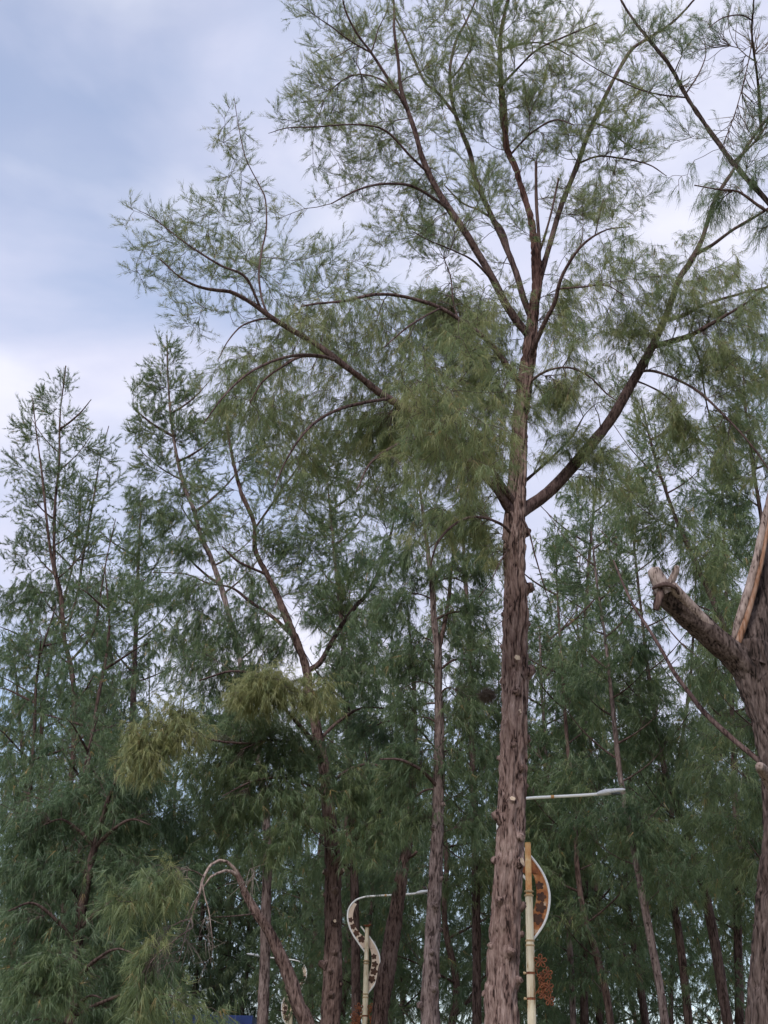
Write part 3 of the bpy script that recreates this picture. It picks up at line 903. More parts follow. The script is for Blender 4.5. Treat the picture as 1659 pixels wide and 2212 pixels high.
# crown of this tree: thin limbs in the top right corner
C.limb([(1740, 640, 9), (1700, 540, 8), (1659, 500, 7), (1600, 440, 5), (1560, 420, 4), (1500, 400, 2)], (1.5, 1, .5))
C.limb([(1594, 368, 6), (1640, 310, 5), (1659, 270, 4), (1690, 200, 3)], (1.5, 2, 2.4))
C.limb([(1484, 213, 4), (1440, 208, 4), (1400, 200, 3.5), (1360, 185, 3), (1290, 150, 2.4), (1230, 110, 1.6)], (1.5, 1.0, .6))
C.limb([(1484, 200, 4), (1510, 160, 3.5), (1525, 120, 2.6), (1522, 90, 1.8)], (1.5, 1.8, 2.2))
C.limb([(1740, 250, 7), (1700, 150, 6), (1659, 60, 5), (1640, -20, 4), (1600, -80, 3)], (1.5, .5, -.5))
C.limb([(1659, 30, 4), (1620, 25, 3.5), (1570, 35, 3), (1530, 60, 2)], (.5, .2, 0))
C.limb([(1659, 75, 4), (1640, 120, 3), (1600, 230, 2.5), (1560, 320, 2)], (.5, .8, 1))
C.limb([(1735, 590, 10), (1740, 400, 9), (1735, 250, 8), (1745, 60, 6)], (1.5, 1.6, 1.8))
for c in [(1560, 60, 60, 50, 8), (1620, 140, 50, 60, 12), (1630, 240, 40, 60, 14), (1590, 310, 40, 40, 9), (1480, 300, 50, 40, 10), (1430, 190, 40, 30, 5), (1620, 370, 45, 45, 12), (1540, 430, 60, 40, 14),
          (1640, 470, 40, 45, 12), (1500, 90, 50, 40, 8), (1400, 60, 50, 40, 8), (1600, 30, 50, 25, 6), (1690, 300, 40, 150, 16), (1460, 380, 40, 30, 5)]:
    C.clump(*c, habit=UP if c[1] < 350 else DROOP, dY=1.0)
for c in [(1640, 90, 40, 60, 10), (1600, 280, 40, 50, 6), (1480, 170, 40, 40, 4)]:
    C.clump(*c, habit=UP, dY=1.0, bare=True)
C.foliage()

# ------------------------------------------------------------------ the trees behind, one by one


def side_limbs(t, xs, y0, y1, n, spread, w, rise=0.35, seed=0, droop=False):
    """n side limbs leaving the stem (xs: list of (y, x)) between y0 (low) and y1 (high)"""
    r = random.Random(seed)
    for j in range(n):
        y = y0 + (y1 - y0) * (j + r.random()) / n
        x = float(np.interp(y, [q[0] for q in xs], [q[1] for q in xs]))
        sg = 1 if j % 2 else -1
        ln = spread * r.uniform(.6, 1.1)
        a = r.uniform(-0.9, 0.9)
        dx = sg * ln * math.cos(a)
        dyp = ln * math.sin(a) / 90.0 * t.Y / 30.0
        up = ln * rise * r.uniform(.6, 1.4)
        ww = w * r.uniform(.7, 1.2)
        if droop:
            t.limb([(x, y, ww), (x + dx * .35, y - up * .5, ww * .8), (x + dx * .7, y - up * .55, ww * .55), (x + dx, y - up * .25, 1.6)], (0, dyp * .4, dyp))
        else:
            t.limb([(x, y, ww), (x + dx * .3, y - up * .3, ww * .8), (x + dx * .65, y - up * .75, ww * .55), (x + dx, y - up * 1.35, 1.6)], (0, dyp * .4, dyp))


# forked tree left of centre, reddish stem
D = Tree('casuarina_tree', 'forked casuarina with straight red-brown trunk just left of the middle street lamp', 31.0, O3, seed=11, bark='bark_red', needle=(0.165, 0.0100),
         tufts=6, per=6, twig_len=(0.3, 0.65), twig_step=0.10, tint=0.5, dens=1.75, prism=False)
D.trunk([(714, 2212, 42), (718, 2100, 40), (720, 1980, 38), (721, 1900, 36), (716, 1800, 31), (708, 1720, 27), (698, 1640, 24), (684, 1570, 20), (668, 1500, 18), (660, 1440, 17), (640, 1385, 16), (616, 1330, 14.5),
         (598, 1285, 13), (575, 1237, 11), (552, 1187, 9), (548, 1127, 8), (522, 1067, 6.5), (505, 1000, 5), (490, 920, 3)], n=40, step=0.06, bark=0.036, lumps=0.035)
D.limb([(662, 1450, 14), (690, 1432, 12), (712, 1395, 11), (740, 1347, 10.5), (770, 1308, 9.5), (800, 1272, 9), (830, 1202, 7), (850, 1130, 5), (870, 1050, 3)], (0, .6, 1.2))
D.limb([(722, 1875, 18), (740, 1848, 16), (765, 1815, 13), (795, 1785, 11), (830, 1740, 7), (860, 1690, 4)], (0, -.6, -1.0))
D.limb([(700, 1650, 13), (675, 1600, 11), (650, 1570, 10), (620, 1535, 8), (590, 1505, 6), (560, 1490, 3)], (0, -1.4, -2.6))
D.limb([(700, 1650, 9), (660, 1620, 8), (620, 1602, 7), (570, 1600, 5), (520, 1620, 3)], (0, -1.2, -2.2))
D.limb([(636, 1380, 9), (590, 1335, 8), (540, 1300, 7), (500, 1270, 5), (450, 1260, 4), (400, 1240, 3), (330, 1236, 2)], (0, .3, .6))
D.limb([(575, 1240, 6), (540, 1225, 5.5), (510, 1210, 5), (480, 1180, 3)], (0, -.4, -.8))
D.limb([(700, 1720, 8), (650, 1690, 7), (600, 1680, 6), (540, 1690, 4), (480, 1720, 2.5)], (0, -1.5, -2.8))
D.limb([(690, 1600, 8), (730, 1560, 7), (780, 1530, 5), (830, 1530, 3)], (0, .6, 1.0))
D.limb([(672, 1530, 8), (640, 1490, 7), (570, 1460, 6), (500, 1450, 5), (430, 1470, 3)], (0, -.4, -1.2))
D.limb([(560, 1600, 5), (500, 1600, 5), (430, 1590, 4), (370, 1575, 3), (320, 1580, 2)], (-2, -2.6, -3.2))
D.limb([(705, 1700, 8), (740, 1670, 7), (790, 1650, 5), (840, 1660, 3)], (0, -.8, -1.2))
D.limb([(550, 1140, 5), (600, 1070, 4.5), (650, 1000, 4), (700, 940, 3)], (0, .5, 1))
for (x, y, sz, an, cut) in [(704, 1886, 5, -70, True), (738, 1884, 5, 70, True), (695, 1935, 4, -80, True), (690, 2085, 7, -85, False), (722, 1995, 4, 10, True), (730, 2060, 4, 20, False), (716, 2100, 4, -10, False), (722, 1925, 4, 15, False), (712, 2150, 4, 0, False), (735, 2130, 4, 60, False), (725, 1830, 4, 40, False)]:
    D.stub(x, y, sz, an, cut)
for c in [(700, 990, 80, 60, 22), (610, 1040, 70, 70, 26), (520, 1010, 60, 70, 22), (790, 1080, 80, 70, 26), (860, 1050, 50, 70, 16), (720, 1110, 80, 60, 26), (560, 1130, 60, 60, 16), (480, 1140, 50, 60, 14)]:
    D.clump(*c, habit=UP, tint=.05)
for c in [(620, 920, 70, 55, 20), (560, 970, 60, 50, 16), (680, 1060, 70, 50, 18), (450, 1060, 50, 50, 12), (740, 960, 60, 50, 16), (620, 1200, 60, 40, 14), (700, 1200, 70, 50, 18), (520, 1240, 50, 40, 12), (800, 980, 50, 50, 14), (640, 1270, 60, 50, 16), (730, 1290, 60, 50, 16), (570, 1180, 50, 50, 12), (660, 1130, 60, 50, 14)]:
    D.clump(*c, habit=UP, tint=.08)
for c in [(420, 1290, 80, 60, 26), (340, 1270, 50, 45, 12), (500, 1350, 80, 60, 34), (600, 1390, 60, 60, 22), (690, 1300, 60, 60, 18), (800, 1350, 60, 70, 26), (750, 1440, 60, 50, 26), (820, 1460, 60, 50, 22), (430, 1440, 90, 55, 40), (540, 1460, 70, 50, 34),
          (830, 1240, 50, 60, 16), (480, 1540, 80, 45, 36), (640, 1190, 60, 50, 14), (780, 1190, 60, 50, 14)]:
    D.clump(*c, habit=DROOP, tint=-.08)
for c in [(590, 1480, 70, 36, 46), (545, 1500, 50, 40, 22), (680, 1500, 45, 36, 30)]:
    D.clump(*c, habit=DROOP, tint=.42, dY=-2.8)  # own yellow-green, raised further to paint the lit look into the needles
for c in [(560, 1590, 80, 60, 56), (620, 1640, 50, 50, 20), (470, 1650, 90, 60, 50), (560, 1700, 80, 60, 44), (640, 1740, 60, 60, 22), (760, 1690, 70, 45, 36), (820, 1690, 50, 45, 22), (780, 1800, 60, 60, 18), (480, 1760, 90, 60, 40), (600, 1800, 70, 50, 26), (700, 1610, 40, 30, 6), (840, 1780, 40, 50, 12)]:
    D.clump(*c, habit=DROOP, tint=.0, dY=-1.6)
for c in [(330, 1590, 55, 36, 34), (400, 1580, 45, 45, 20), (310, 1640, 45, 45, 18), (380, 1530, 30, 30, 10)]:
    D.clump(*c, habit=DROOP, tint=.40, dY=-3.4)  # yellow-green needles too, with the brightness of lit tops put into the tint
D.foliage()

# slender tree behind it whose top stands free against the sky
E = Tree('casuarina_tree', 'slim casuarina with pale grey trunk standing behind the bent dead stem', 36.0, O3, seed=13, needle=(0.165, 0.0092), tufts=6, per=8,
         twig_len=(0.3, 0.65), twig_step=0.11, tint=0.54, dens=2.2, prism=False)
E.trunk([(568, 2212, 24), (572, 2080, 23), (575, 1950, 21), (578, 1850, 19), (572, 1750, 17), (556, 1620, 15), (530, 1480, 14), (498, 1340, 12), (462, 1222, 10.5), (434, 1157, 9.5), (420, 1107, 9), (394, 1037, 7.5), (378, 960, 6), (366, 870, 4.5), (362, 790, 3), (360, 725, 1.6)], n=24, step=0.09, bark=0.02)
side_limbs(E, [(730, 360), (1037, 394), (1222, 462), (1480, 530)], 1500, 850, 12, 110, 6, .55, 4)
for c in [(360, 770, 28, 45, 12), (330, 830, 45, 50, 18), (400, 860, 50, 60, 22), (310, 920, 35, 45, 14), (360, 930, 60, 50, 30), (450, 940, 55, 60, 26), (330, 1010, 45, 40, 18), (410, 1040, 55, 50, 20), (500, 900, 50, 60, 22), (540, 850, 50, 40, 14)]:
    E.clump(*c, habit=UP, tint=.02)
for c in [(350, 1100, 60, 50, 20), (300, 1080, 30, 40, 8), (440, 1130, 50, 45, 14), (390, 1190, 60, 40, 20), (300, 1180, 40, 40, 10), (280, 1290, 40, 50, 12), (400, 1380, 80, 50, 26), (560, 1280, 60, 50, 14), (620, 1520, 60, 60, 16), (560, 1850, 60, 50, 12)]:
    E.clump(*c, habit=DROOP, tint=-.04)
E.foliage()

# tree at the left edge with crooked red stem
Fk = Tree('casuarina_tree', 'tall feathery casuarina with crooked orange-red stem near the left edge', 42.0, O3, seed=17, bark='bark_red', limb='bark_red', needle=(0.17, 0.0095), tufts=6, per=9,
          twig_len=(0.35, 0.7), twig_step=0.12, tint=0.5, dens=1.7, prism=False)
Fk.trunk([(88, 2212, 24), (84, 2080, 22), (76, 1960, 20), (76, 1880, 19), (100, 1845, 16), (130, 1792, 14), (148, 1717, 13), (158, 1640, 12), (160, 1560, 12), (160, 1500, 11.5), (151, 1430, 11), (138, 1377, 9.5), (132, 1287, 8.5), (118, 1220, 7.5), (118, 1100, 6), (128, 1000, 4.5), (130, 900, 3), (142, 790, 1.6)], n=24, step=0.09, bark=0.02)
Fk.limb([(76, 1890, 15), (66, 1850, 14), (60, 1812, 12), (62, 1740, 10), (50, 1640, 8), (40, 1520, 6), (30, 1400, 3)], (0, .6, 1))
Fk.limb([(132, 1290, 7), (112, 1210, 6.5), (100, 1120, 5.5), (90, 1020, 4.5), (78, 930, 3), (70, 860, 1.8)], (0, -.8, -1.4))
Fk.limb([(138, 1375, 6), (165, 1290, 5.5), (180, 1200, 5), (200, 1090, 4), (215, 1000, 2.5), (235, 920, 1.6)], (0, .8, 1.4))
Fk.limb([(152, 1430, 6), (200, 1370, 5), (215, 1300, 4), (230, 1210, 3), (250, 1120, 1.8)], (0, -.8, -1.6))
side_limbs(Fk, [(790, 142), (1100, 118), (1287, 132), (1430, 151), (1640, 158)], 1700, 900, 14, 90, 5, .7, 9)
for c in [(140, 830, 20, 40, 8), (110, 860, 30, 40, 10), (60, 920, 35, 50, 14), (140, 930, 50, 60, 26), (40, 1000, 35, 45, 12), (200, 970, 35, 50, 12), (120, 1030, 60, 60, 30), (230, 980, 22, 50, 8), (60, 1090, 50, 50, 20), (180, 1080, 50, 50, 20), (250, 1040, 25, 25, 5), (120, 1160, 70, 50, 28), (50, 1190, 45, 45, 16), (200, 1180, 50, 50, 18)]:
    Fk.clump(*c, habit=UP, tint=.0)
for c in [(110, 1270, 80, 50, 30), (200, 1290, 60, 50, 20), (40, 1290, 45, 50, 16), (210, 1390, 60, 60, 24), (90, 1380, 60, 60, 24), (30, 1430, 40, 60, 16), (110, 1500, 60, 60, 24), (210, 1500, 50, 50, 18), (40, 1560, 50, 60, 20), (220, 1600, 50, 60, 22), (100, 1640, 50, 60, 20), (30, 1690, 40, 60, 16)]:
    Fk.clump(*c, habit=DROOP, tint=-.06)
Fk.foliage()

# low heavy boughs in the lower left corner
Lw = Tree('casuarina_tree', 'bushy dark casuarina filling the lower left corner with hanging boughs', 29.0, O3, seed=19, bark='bark_dark', limb='bark_dark', needle=(0.18, 0.0105), tufts=6, per=6,
          twig_len=(0.35, 0.7), twig_step=0.105, tint=0.3, dens=1.4, prism=False)
Lw.trunk([(150, 2260, 30), (160, 2120, 27), (175, 1980, 22), (200, 1850, 16), (230, 1740, 10), (260, 1660, 5)], n=24, step=0.08, bark=0.02)
for (x, y, dx, dy, d) in [(155, 2150, -130, -70, -1.5), (160, 2120, 140, -70, -1.8), (168, 2040, -150, -90, -1), (170, 2010, 170, -80, -1.4), (180, 1950, -130, -90, .5), (190, 1900, 150, -60, .5), (205, 1830, 120, -60, -1), (205, 1830, -110, -60, -.5), (160, 2180, 60, -30, -2.6), (152, 2220, -80, -20, -2.4), (158, 2200, 220, -60, -1)]:
    Lw.limb([(x, y, 10), (x + dx * .3, y + dy * .6, 8), (x + dx * .65, y + dy, 5.5), (x + dx, y + dy * .8, 2.5)], (0, d * .5, d))
for c in [(60, 1790, 60, 50, 26), (140, 1760, 70, 50, 26), (250, 1760, 70, 55, 34), (350, 1780, 70, 50, 34), (60, 1890, 60, 50, 24), (160, 1880, 70, 50, 30), (280, 1870, 80, 55, 38), (60, 2000, 70, 55, 30), (180, 1990, 70, 50, 28), (310, 1960, 70, 55, 30), (40, 2100, 55, 50, 22), (250, 2080, 70, 50, 26), (340, 2070, 50, 50, 16), (60, 2200, 70, 40, 22), (200, 2190, 70, 40, 22), (300, 2170, 60, 50, 14), (400, 1880, 60, 45, 22), (300, 1690, 70, 45, 26), (180, 1690, 50, 40, 14)]:
    Lw.clump(*c, habit=DROOP)
for c in [(110, 2080, 50, 45, 26), (60, 2120, 40, 40, 12), (130, 2130, 35, 50, 14)]:
    Lw.clump(*c, habit=DROOP, tint=.16, dY=-2.0)
Lw.foliage()

# bent stem with dead hanging top
I = Tree('bent_casuarina_tree', 'leaning casuarina with a bent-over bleached dead top and hanging green spray', 25.0, O3, seed=23, bark='bark_red', limb='dead_limb', needle=(0.20, 0.0085), tufts=7, per=6,
         twig_len=(0.35, 0.7), twig_step=0.09, tint=0.6, dens=1.25)
I.trunk([(668, 2240, 34), (645, 2170, 31), (622, 2105, 28), (600, 2055, 25), (580, 2010, 22), (560, 1980, 19), (545, 1955, 16), (530, 1928, 14), (520, 1905, 13), (508, 1880, 11)], n=36, step=0.05, bark=0.028, lumps=0.025)
I.limb([(515, 1895, 9), (505, 1876, 8), (490, 1863, 7), (474, 1860, 6.5), (458, 1868, 6), (446, 1885, 6), (437, 1905, 6), (432, 1930, 5.5), (425, 1950, 5), (419, 1968, 5), (413, 1985, 4.5), (392, 1990, 4), (372, 2000, 3)], (0, -.5, -.8), bark=.003)
I.limb([(512, 1892, 9), (498, 1882, 8), (486, 1880, 7), (470, 1886, 5), (455, 1894, 4), (440, 1915, 2.5)], (0, -.3, -.5))
I.limb([(436, 1905, 3.4), (441, 1935, 3.2), (450, 1965, 3), (455, 2000, 2.6), (459, 2040, 2), (455, 2080, 1.4)], (-.6, -.8, -.8))
I.limb([(416, 1975, 4.5), (418, 1995, 4), (400, 2010, 3.6), (375, 2030, 3.2), (345, 2055, 2.8), (325, 2080, 2)], (-.7, -1.2, -1.8))
I.limb([(416, 1980, 3.5), (405, 2005, 3), (396, 2040, 2.4), (385, 2080, 1.6)], (-.7, -.8, -.9))
I.limb([(430, 1930, 3), (415, 1955, 2.6), (400, 1985, 2), (385, 2010, 1.4)], (-.6, -.9, -1.2))
I.limb([(530, 1925, 4), (538, 1905, 3), (550, 1893, 2)], (0, -.3, -.5))
I.limb([(446, 1885, 3), (420, 1878, 2.4), (390, 1876, 1.6)], (-.6, -.9, -1.2))
I.limb([(543, 1985, 3.5), (500, 1983, 3), (450, 1982, 2)], (0, -.4, -.6), mat='bark_dark')
for c in [(420, 2000, 40, 40, 9), (350, 2070, 30, 40, 10), (440, 2050, 25, 40, 5), (400, 1890, 30, 15, 4), (540, 1900, 20, 12, 3), (360, 2010, 30, 20, 5)]:
    I.clump(*c, habit=DROOP, dY=-1, bare=True)
for c in [(270, 1950, 40, 40, 18), (340, 1910, 55, 35, 16), (310, 2120, 20, 60, 22), (335, 2050, 24, 35, 12), (295, 2190, 18, 40, 12), (390, 2180, 40, 30, 8), (450, 2190, 40, 25, 7)]:
    I.clump(*c, habit=DROOP, tint=.06, dY=-1.6)
I.foliage()

# slim dark-stemmed tree between lamp and tall tree
G = Tree('casuarina_tree', 'slender straight casuarina with knobbly grey stem left of the tallest tree', 27.5, O3, seed=29, needle=(0.16, 0.0098), tufts=6, per=6, twig_len=(0.28, 0.6), twig_step=0.095, tint=0.48, dens=1.7, prism=False)
G.trunk([(930, 2240, 44), (929, 2170, 40), (931, 2080, 33), (936, 1980, 31), (941, 1880, 29), (945, 1780, 26), (947, 1680, 23), (948, 1580, 20), (947, 1480, 18), (946, 1400, 15), (938, 1340, 11), (935, 1280, 9), (925, 1200, 7), (915, 1120, 5), (905, 1040, 3)], n=40, step=0.05, bark=0.032, lumps=0.035)
G.limb([(947, 1410, 11), (960, 1350, 10), (970, 1290, 9), (975, 1230, 7), (985, 1160, 5), (1000, 1090, 3)], (0, .4, .8), mat='bark_red')
G.limb([(938, 1700, 9), (915, 1672, 8), (895, 1655, 7), (860, 1640, 5), (820, 1640, 3)], (0, -.5, -.9))
side_limbs(G, [(1040, 905), (1280, 935), (1400, 946), (1700, 947)], 1680, 1150, 12, 95, 5, .4, 31, droop=True)
for (x, y, sz, an, cut) in [(952, 1740, 4, 60, True), (935, 1790, 4, -40, False), (940, 1960, 5, 10, False), (952, 1900, 4, 60, False), (930, 2060, 5, 0, False), (945, 2110, 4, 70, False), (918, 2175, 6, -70, False), (938, 2140, 5, 20, False), (950, 1600, 4, 80, False), (955, 2010, 4, 80, False)]:
    G.stub(x, y, sz, an, cut)
for c in [(900, 1110, 60, 60, 22), (980, 1130, 60, 60, 22), (860, 1190, 60, 50, 18), (1020, 1210, 55, 60, 22), (930, 1240, 60, 50, 18), (860, 1310, 60, 60, 22), (1010, 1320, 55, 60, 24), (880, 1420, 60, 50, 22), (1020, 1420, 50, 60, 22), (880, 1530, 55, 50, 20), (1010, 1530, 55, 60, 26), (1040, 1640, 40, 60, 16), (880, 1640, 55, 45, 22), (980, 1650, 40, 50, 12), (860, 1700, 50, 40, 14), (1030, 1760, 40, 60, 12), (900, 1760, 40, 40, 10)]:
    G.clump(*c, habit=DROOP, tint=-.02)
G.foliage()

H = Tree('leaning_casuarina_tree', 'casuarina leaning right with scaly brown trunk between street lamp and slender tree', 32.5, O3, seed=31, bark='bark_red', needle=(0.18, 0.0105), tufts=6, per=6, twig_len=(0.3, 0.65), twig_step=0.11, tint=0.34, dens=1.5, prism=False)
H.trunk([(816, 2240, 38), (824, 2170, 36), (838, 2080, 34), (852, 1990, 31), (864, 1910, 27), (876, 1850, 23), (884, 1790, 18), (890, 1700, 14), (896, 1600, 11), (895, 1500, 8), (888, 1400, 5), (880, 1300, 2.5)], n=36, step=0.06, bark=0.034, lumps=0.035)
H.limb([(878, 1855, 8), (892, 1848, 7), (900, 1840, 6)], (0, -.3))
side_limbs(H, [(1300, 880), (1500, 895), (1700, 890), (1850, 876)], 1830, 1400, 8, 90, 6, .4, 33, droop=True)
for c in [(880, 1790, 45, 40, 16), (820, 1740, 45, 45, 16), (860, 1620, 50, 50, 16), (800, 1580, 45, 45, 14), (900, 1400, 50, 60, 16), (840, 1880, 50, 40, 10)]:
    H.clump(*c, habit=DROOP, tint=-.05)
H.foliage()

# trees to the right of the tall one: visible stems, leaning left
RT = [  # x,y,w of the stem from low to high; Y; label
    ([(1440, 2240, 20), (1425, 2130, 18.5), (1402, 2010, 17), (1378, 1880, 15), (1362, 1800, 13), (1340, 1680, 11), (1325, 1540, 9), (1310, 1400, 7), (1290, 1260, 5), (1275, 1130, 3)], 33, 'casuarina with smooth pale pinkish stem leaning left, nearest in the right-hand stand', 'bark'),
    ([(1322, 2240, 17), (1308, 2140, 16), (1285, 2050, 15), (1268, 2000, 14), (1250, 1900, 12), (1240, 1750, 10), (1225, 1600, 8), (1215, 1450, 6), (1205, 1300, 4), (1200, 1180, 2.5)], 38, 'casuarina with reddish stem leaning left, just right of the rusty lamp bracket', 'bark_red'),
    ([(1240, 2240, 14), (1236, 2150, 13.5), (1232, 2060, 13), (1222, 1960, 12), (1206, 1860, 11), (1190, 1760, 10), (1180, 1640, 8), (1170, 1480, 6), (1165, 1350, 4)], 40, 'thin upright casuarina with pale stem close right of the nearest lamp post', 'bark'),
    ([(1576, 2240, 24), (1562, 2150, 23), (1545, 2040, 22), (1520, 1920, 20), (1490, 1820, 18), (1462, 1740, 16), (1440, 1680, 14), (1420, 1580, 11), (1400, 1450, 8), (1385, 1320, 6), (1370, 1180, 4), (1360, 1060, 2.5)], 35, 'dark-stemmed casuarina leaning left, second from the lopped tree', 'bark_dark'),
    ([(1490, 2240, 19), (1482, 2150, 18), (1470, 2040, 17), (1456, 1950, 16), (1446, 1870, 14), (1450, 1760, 11), (1470, 1620, 9), (1490, 1480, 7), (1500, 1330, 5), (1505, 1180, 3)], 42, 'upright casuarina with purplish-brown stem in front of the bright gap at lower right', 'bark_dark'),
    ([(1398, 2240, 17), (1386, 2150, 16), (1372, 2060, 14), (1360, 1980, 12), (1352, 1900, 10), (1350, 1780, 8), (1370, 1600, 6), (1390, 1420, 4)], 46, 'dark forked casuarina stem behind the pale leaning one', 'bark_dark'),
    ([(1598, 2240, 20), (1596, 2100, 19), (1592, 1950, 17), (1590, 1800, 15), (1586, 1650, 13), (1580, 1500, 10), (1572, 1350, 8), (1565, 1200, 6), (1560, 1050, 4), (1558, 950, 2.5)], 40, 'straight dark casuarina right beside the lopped tree trunk', 'bark_dark'),
    ([(1705, 2240, 26), (1695, 2000, 24), (1670, 1750, 20), (1640, 1600, 17), (1600, 1450, 14), (1545, 1310, 11.5), (1500, 1210, 9.5), (1460, 1120, 8), (1425, 1020, 6), (1400, 930, 4), (1385, 860, 2)], 29, 'casuarina behind the lopped tree sweeping up and left with thin dark branches', 'bark_dark'),
    ([(1740, 2240, 26), (1735, 1900, 22), (1715, 1600, 18), (1685, 1350, 14), (1655, 1180, 11), (1630, 1030, 8), (1612, 900, 5), (1605, 800, 2.5)], 31, 'tall casuarina top filling the right edge above the lopped tree', 'bark_dark'),
    ([(1262, 2240, 18), (1262, 1900, 16), (1258, 1600, 13), (1262, 1400, 10), (1270, 1250, 7), (1280, 1120, 5), (1290, 1020, 2.5)], 43, 'straight casuarina filling the gap right of the tallest trunk, mostly hidden', 'bark_dark'),
    ([(770, 2240, 20), (765, 1900, 18), (755, 1650, 15), (742, 1400, 11), (728, 1250, 8), (715, 1120, 5), (705, 1010, 2.5)], 41, 'green casuarina crown seen through the fork of the red-brown tree', 'bark_dark'),
    ([(1030, 2240, 20), (1028, 1900, 18), (1022, 1650, 15), (1015, 1400, 11), (1005, 1250, 8), (1000, 1150, 5), (995, 1060, 2.5)], 39, 'casuarina close behind and left of the tallest trunk', 'bark_dark'),
    ([(300, 2240, 20), (292, 1900, 18), (285, 1650, 15), (290, 1450, 11), (296, 1300, 8), (300, 1180, 5), (305, 1090, 2.5)], 47, 'pale green casuarina between the crooked-stemmed tree and the forked tree', 'bark_dark'),
]
for j, (st, Y, lab, bk) in enumerate(RT):
    t = Tree('casuarina_tree', lab, Y, O3, group='stand of casuarinas on the right' if st[0][0] > 1100 else None, seed=41 + j, bark=bk, limb='bark_dark', needle=(0.19, 0.0055 + Y * 0.00024), tufts=6, per=5, twig_len=(0.35, 0.7), twig_step=0.135, tint=0.42 + 0.05 * (j % 4), dens=1.25, prism=False)
    t.trunk(st, n=20, step=0.09, bark=0.014)
    xs = sorted([(q[1], q[0]) for q in st])
    top = xs[0][0]
    lowc = 2090 if j in (1, 5, 6, 9) else 1900
    side_limbs(t, xs, lowc, top + 40, 14, 120, 5, .55, 50 + j)
    rr = random.Random(70 + j)
    for k in range(22):
        f = k / 21
        y = lowc + (top - lowc) * f
        x = float(np.interp(y, [q[0] for q in xs], [q[1] for q in xs]))
        wd = 95 * (1 - f) ** .6 + 35
        t.clump(x + rr.uniform(-wd, wd), y + rr.uniform(-20, 30), wd * .62, 50, 18 if f < .85 else 12, habit=UP if f > .75 else DROOP, tint=rr.uniform(-.08, .06), dY=rr.uniform(-1.5, 1.5))
    if j in (7, 8, 9):
        for (x, y, a, b, n) in ([(1250, 1080, 70, 70, 22), (1200, 1180, 60, 70, 18), (1310, 1150, 60, 70, 18), (1230, 1280, 70, 70, 20)] if j == 9 else
                                [(1450, 1000, 90, 70, 26), (1400, 1120, 80, 70, 24), (1500, 1180, 90, 80, 28), (1330, 1080, 70, 70, 18), (1420, 920, 60, 50, 14)] if j == 7 else
                                [(1540, 1050, 90, 80, 30), (1620, 1000, 60, 90, 24), (1600, 1150, 70, 80, 24), (1640, 880, 50, 70, 16), (1560, 930, 60, 60, 16)]):
            t.clump(x, y, a, b, n, habit=UP if y < 1050 else DROOP, tint=.06)
    if bk == 'bark' and j == 0:
        for q in range(9):
            y = 1880 + q * 38
            t.stub(float(np.interp(y, [p[0] for p in xs], [p[1] for p in xs])), y, 2.2, rr.uniform(-40, 40), False, .4)
    t.foliage()

# ------------------------------------------------------------------ the wood behind: a few kinds of tree, each copied part by part


def wood_tree(name, label, group, H, low, width, ntar, seed, needle, tint, lean=0.0, bark='bark_dark', twist=1.0):
    t = Tree(name, label, 0.0, O3, group=group, seed=seed, bark=bark, limb='bark_dark', needle=needle, tufts=5, per=6, twig_len=(0.4, 0.85), twig_step=0.16, tint=tint, prism=False)
    r = t.r
    hs = np.linspace(-0.1, H, 9)
    wx = np.cumsum(r.normal(size=9)) * 0.16 * twist
    wy = np.cumsum(r.normal(size=9)) * 0.16 * twist
    Q = np.stack([wx - wx[0] + lean * hs, wy - wy[0], hs, np.interp(hs / H, [0, .03, .5, 1], [.20, .15, .09, .015])], 1)
    t.stem(Q, 'trunk', n=10, step=0.25, bark=0.012)
    nl = 16
    for j in range(nl):
        f = low + (0.92 - low) * (j + r.random()) / nl
        z = f * H
        c = np.array([np.interp(z, hs, Q[:, 0]), np.interp(z, hs, Q[:, 1]), z])
        a = j * 2.4 + r.uniform(-.4, .4)
        ln = width * (1 - (f - low) / (1 - low)) ** .6 * r.uniform(.7, 1.1) + .5
        d = np.array([math.cos(a), math.sin(a), 0])
        up = r.uniform(.25, .8)
        q = [(*c, .045), (*(c + d * ln * .35 + [0, 0, ln * up * .35]), .034), (*(c + d * ln * .7 + [0, 0, ln * up * .7]), .022), (*(c + d * ln + [0, 0, ln * up * .85]), .008)]
        t.stem(np.array(q), 'limb', n=5, step=0.3, bark=0)
    f = low + (1 - low) * (1 - np.sqrt(r.random(ntar))) * 0.98 + 0.01
    f = np.where(r.random(ntar) < .5, f, low + (1 - low) * r.random(ntar))
    z = f * H
    rad = (width * (1 - (f - low) / (1 - low)) ** .65 + .35) * np.sqrt(r.random(ntar)) * 1.1
    a = r.uniform(0, 2 * np.pi, ntar)
    X = np.stack([np.interp(z, hs, Q[:, 0]) + rad * np.cos(a), np.interp(z, hs, Q[:, 1]) + rad * np.sin(a), z + rad * .35], 1)
    hi = f > low + .72 * (1 - low)
    t.grow(X[~hi], DROOP, 0)
    t.grow(X[hi], UP, 0)
    t.foliage()
    return t.root


def copy_tree(root, loc, rz, sc, label=None, group=None):
    c = root.copy()
    COL.objects.link(c)
    c.location = loc
    c.rotation_euler = (0, 0, rz)
    c.scale = (sc, sc, sc)
    if label:
        c['label'] = label
    if group:
        c['group'] = group
    for ch in root.children:
        k = ch.copy()
        COL.objects.link(k)
        k.parent = c
    return c


